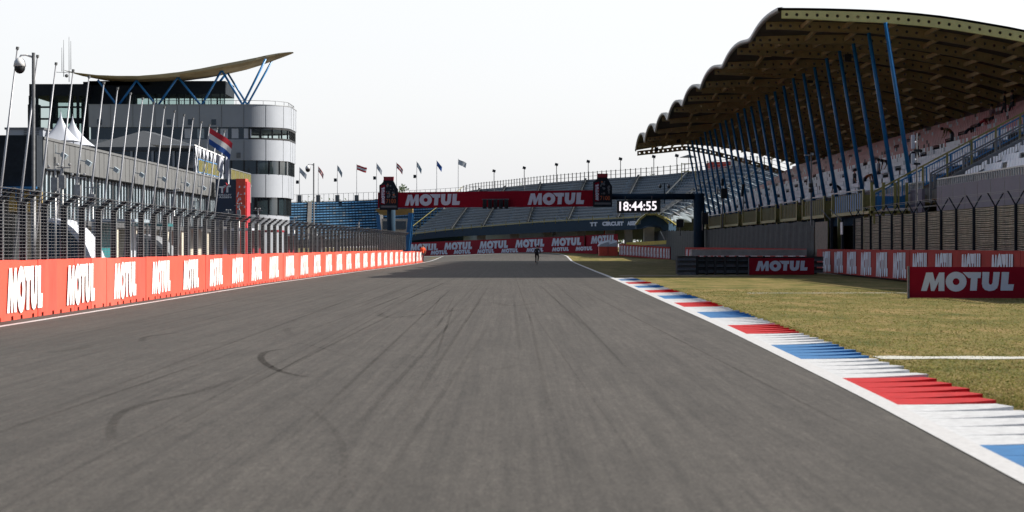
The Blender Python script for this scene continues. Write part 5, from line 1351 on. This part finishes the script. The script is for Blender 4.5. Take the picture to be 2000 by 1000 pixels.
# ------------------------------------------------------------------ people
def person(name, label, joints, rad, mats_by, cols, base, scale=1.0, rot=0, extras=None, group=None):
    """joints: dict name->(x,y,z); edges in order; materials by joint prefix"""
    names = list(joints); idx = {n_: i for i, n_ in enumerate(names)}
    E = [('pel','spn'),('spn','chs'),('chs','nck'),('nck','hed'),('hed','top')]
    for s_ in 'lr': E += [('chs','sh'+s_),('sh'+s_,'el'+s_),('el'+s_,'wr'+s_),('wr'+s_,'ha'+s_),('pel','hp'+s_),('hp'+s_,'kn'+s_),('kn'+s_,'an'+s_),('an'+s_,'to'+s_)]
    me = bpy.data.meshes.new('p'); me.from_pydata([joints[n_] for n_ in names], [(idx[a],idx[b]) for a,b in E], [])
    o = bpy.data.objects.new('p', me); COL.objects.link(o); md = o.modifiers.new('s','SKIN'); md.use_smooth_shade = True
    for n_ in names:
        r = rad[n_[:2]] if n_[:2] in rad else .06; sv = me.skin_vertices[0].data[idx[n_]]; sv.radius = (r if not hasattr(r,'__len__') else r[0], r if not hasattr(r,'__len__') else r[1]); sv.use_root = (n_ == 'pel')
    o.modifiers.new('u','SUBSURF').levels = 1
    dg = bpy.context.evaluated_depsgraph_get(); m2 = bpy.data.meshes.new_from_object(o.evaluated_get(dg)); bpy.data.objects.remove(o)
    J = {n_: Vector(joints[n_]) for n_ in names}
    segs = [(J[a],J[b],a,b) for a,b in E]
    def sd_(p, a, b):
        d = b-a; t_ = max(0,min(1,(p-a).dot(d)/max(1e-9,d.length_squared))); return (p-(a+d*t_)).length
    for m_ in cols: m2.materials.append(m_)
    for f in m2.polygons:
        c = f.center; best = min(segs, key=lambda s: sd_(c,s[0],s[1])); key = best[3][:2]
        f.material_index = mats_by.get(key, 0); f.use_smooth = True
    b = bpy.data.objects.new(name, m2); COL.objects.link(b); b.location = base; b.rotation_euler = (0,0,rot); b.scale = (scale,)*3
    tag(b, label, 'person', group)
    h = J['hed'].lerp(J['top'],.5); u = (J['top']-J['hed']).normalized()
    hr = MB().sphere(h+u*.025-Vector((0,.0,0)), .108, 12, 0, (.9,1.02,1.0)); hr.v = [v for v in hr.v]
    ho = hr.build('hair', M['hair'], None, True); ho.parent = b
    return b
RAD = {'pe':(.15,.11),'sp':(.13,.10),'ch':(.17,.11),'nc':.055,'he':.085,'to':(.045,.05),'sh':.065,'el':.045,'wr':.032,'ha':.035,'hp':.095,'kn':.062,'an':.042}
MB_ = {'sp':1,'ch':1,'nc':0,'he':0,'to':0,'sh':1,'el':1,'wr':0,'ha':0,'hp':2,'kn':2,'an':2}
def pose(kind):
    j = dict(pel=(0,0,.95),spn=(0,0,1.15),chs=(0,0,1.38),nck=(0,0,1.5),hed=(0,-.01,1.6),top=(0,0,1.72))
    for s_, q in (('l',-1),('r',1)):
        j['sh'+s_]=(q*.19,0,1.41); j['el'+s_]=(q*.25,.03,1.13); j['wr'+s_]=(q*.25,-.06,.90); j['ha'+s_]=(q*.25,-.09,.81)
        j['hp'+s_]=(q*.10,0,.90); j['kn'+s_]=(q*.11,-.02,.50); j['an'+s_]=(q*.11,.03,.09); j['to'+s_]=(q*.12,-.15,.04)
    if kind == 'walk':
        j['knl']=(-.1,-.16,.52); j['anl']=(-.1,-.10,.10); j['tol']=(-.1,-.27,.06); j['knr']=(.1,.05,.5); j['anr']=(.1,.28,.16); j['tor']=(.1,.16,.06)
        j['ell']=(-.26,.10,1.14); j['wrl']=(-.24,.02,.93); j['elr']=(.27,-.03,1.13); j['wrr']=(.2,-.2,1.0); j['hal']=(-.23,-.03,.84); j['har']=(.17,-.26,1.02)
    if kind == 'bend':
        j.update(spn=(0,-.16,1.1), chs=(0,-.38,1.18), nck=(0,-.5,1.2), hed=(0,-.6,1.2), top=(0,-.71,1.18))
        for s_, q in (('l',-1),('r',1)): j['sh'+s_]=(q*.19,-.42,1.17); j['el'+s_]=(q*.22,-.46,.9); j['wr'+s_]=(q*.16,-.56,.68); j['ha'+s_]=(q*.14,-.6,.6)
    if kind == 'ride':
        j.update(pel=(0,.28,.98), spn=(0,.2,1.17), chs=(0,-.02,1.38), nck=(0,-.12,1.47), hed=(0,-.18,1.56), top=(0,-.2,1.68))
        for s_, q in (('l',-1),('r',1)): j['sh'+s_]=(q*.19,-.04,1.38); j['el'+s_]=(q*.25,-.2,1.15); j['wr'+s_]=(q*.22,-.42,1.04); j['ha'+s_]=(q*.21,-.49,1.03); j['hp'+s_]=(q*.1,.24,.93)
        j['knl']=(-.12,-.10,.72); j['anl']=(-.11,.10,.36); j['tol']=(-.11,-.06,.32); j['knr']=(.12,-.02,.56); j['anr']=(.11,.14,.18); j['tor']=(.11,-.02,.12)
    return j
def cm(n_, c): return mat(n_, c, .8, noise=.2, scale=6)
RD2 = dict(RAD); RD2['to'] = (.05,.045)
blk = cm('black_clothing',(.012,.012,.014)); hiv = cm('orange_vest',(.85,.11,.03))
pm = G(826,513); person('person', 'person in orange high visibility vest and black trousers walking by the left wall', pose('walk'), RD2, MB_, [M['skin'],hiv,M['jean']], (pm.x,pm.y,0), 1.03, R(200))
pc = G(1049,516.5); bz = (pc.x,pc.y,.0)
person('person', 'cyclist in dark clothing riding on the track', pose('ride'), RD2, {**MB_,'wr':1}, [M['skin'],blk,blk], bz, 1.0, R(172))
t = thing('bicycle', 'dark bicycle ridden along the middle of the track', 'bicycle', bz)
def wheel(y):
    c = Vector((pc.x,pc.y+y,.34)); q = [(c.x,c.y+.33*math.cos(2*math.pi*k/24),c.z+.33*math.sin(2*math.pi*k/24)) for k in range(25)]
    mb = MB(); mb.tube(q,.018,6,caps=False)
    for k in range(0,24,3): mb.bar(c, q[k], .006)
    mb.build('wheel', M['black'], t)
wheel(-.5); wheel(.52)
mb = MB(); c = Vector((pc.x,pc.y,0)); V = lambda y,z,x=0: c+Vector((x,y,z))
for a,b in (((-.24,.93),(-.06,.30)),((-.06,.30),(.36,.85)),((-.2,.84),(.36,.9)),((-.06,.30),(-.5,.34)),((-.2,.8),(-.5,.34)),((.38,.95),(.52,.34))): mb.bar(V(*a),V(*b),.035)
mb.build('frame', M['black'], t); MB().bar(V(.44,1.03,-.23),V(.44,1.03,.23),.03).build('handlebar', M['black'], t); MB().box(c.x-.07,c.x+.07,c.y-.36,c.y-.1,.92,.96).build('saddle', M['black'], t)
PP = [(1641,378,116.5,'bend','person in black bending over seats, leftmost on the covered stand',(.015,.015,.02)),(1669,366,115.8,'walk','person in black top standing by the blue rail at the foot of the white seats',(.02,.02,.025)),
      (1689,366,114,'bend','person in brown and orange top bending at the corner of the blue rail',(.28,.09,.03)),
      (1738,340,109.5,'bend','person in dark top and pale trousers bending below the second blue column',(.03,.03,.04)),(1791,312,107.9,'walk','person in dark blue reaching out behind the white antenna',(.02,.03,.07)),
      (1860,284,108.2,'bend','person in olive jacket bending over the upper seats behind the yellow rail',(.12,.09,.03)),(1886,272,108.5,'bend','person in dark jacket bending right of the olive jacket',(.02,.022,.03)),(1912,259,108.5,'bend','person in red top bending among the red seats',(.4,.03,.04)),
      (1937,244,108.7,'walk','person in grey pink top standing before the red seats',(.2,.12,.14)),(1962,228,109,'walk','person in dark top with pale shorts near the top row at right',(.03,.04,.06)),(1977,222,109,'walk','person in black standing at the right edge near the stand top',(.015,.015,.02)),(1716,352,112,'walk','person in pale grey standing beside the third blue column',(.25,.26,.3)),(1778,326,107.8,'bend','dark clothed person crouched behind the white antenna foot',(.02,.02,.04))]
for k, (px, pyf, D, kd, lab, c_) in enumerate(PP):
    D = min(150, max(108.5, 36200/(.55*(px-1000)-(482-pyf-10)))); p = P(px, pyf, D); xr_ = p.x
    i = (xr_-rowX(0)+.3)/.8; i = max(0, min(NR-1, int(i))); zf = rowZ(i)-.4
    if xr_ < rowX(0)-.3: zf = 4.3
    if xr_ < 21: xr_ = 21.3
    person('person', lab, pose(kd), RD2, MB_, [M['skin'], cm('top',c_), M['jean'] if k != 3 else cm('pale_trousers',(.3,.33,.38))], (xr_,D,zf), 1.0, R([-80,100,60,-60,-100][k % 5]))
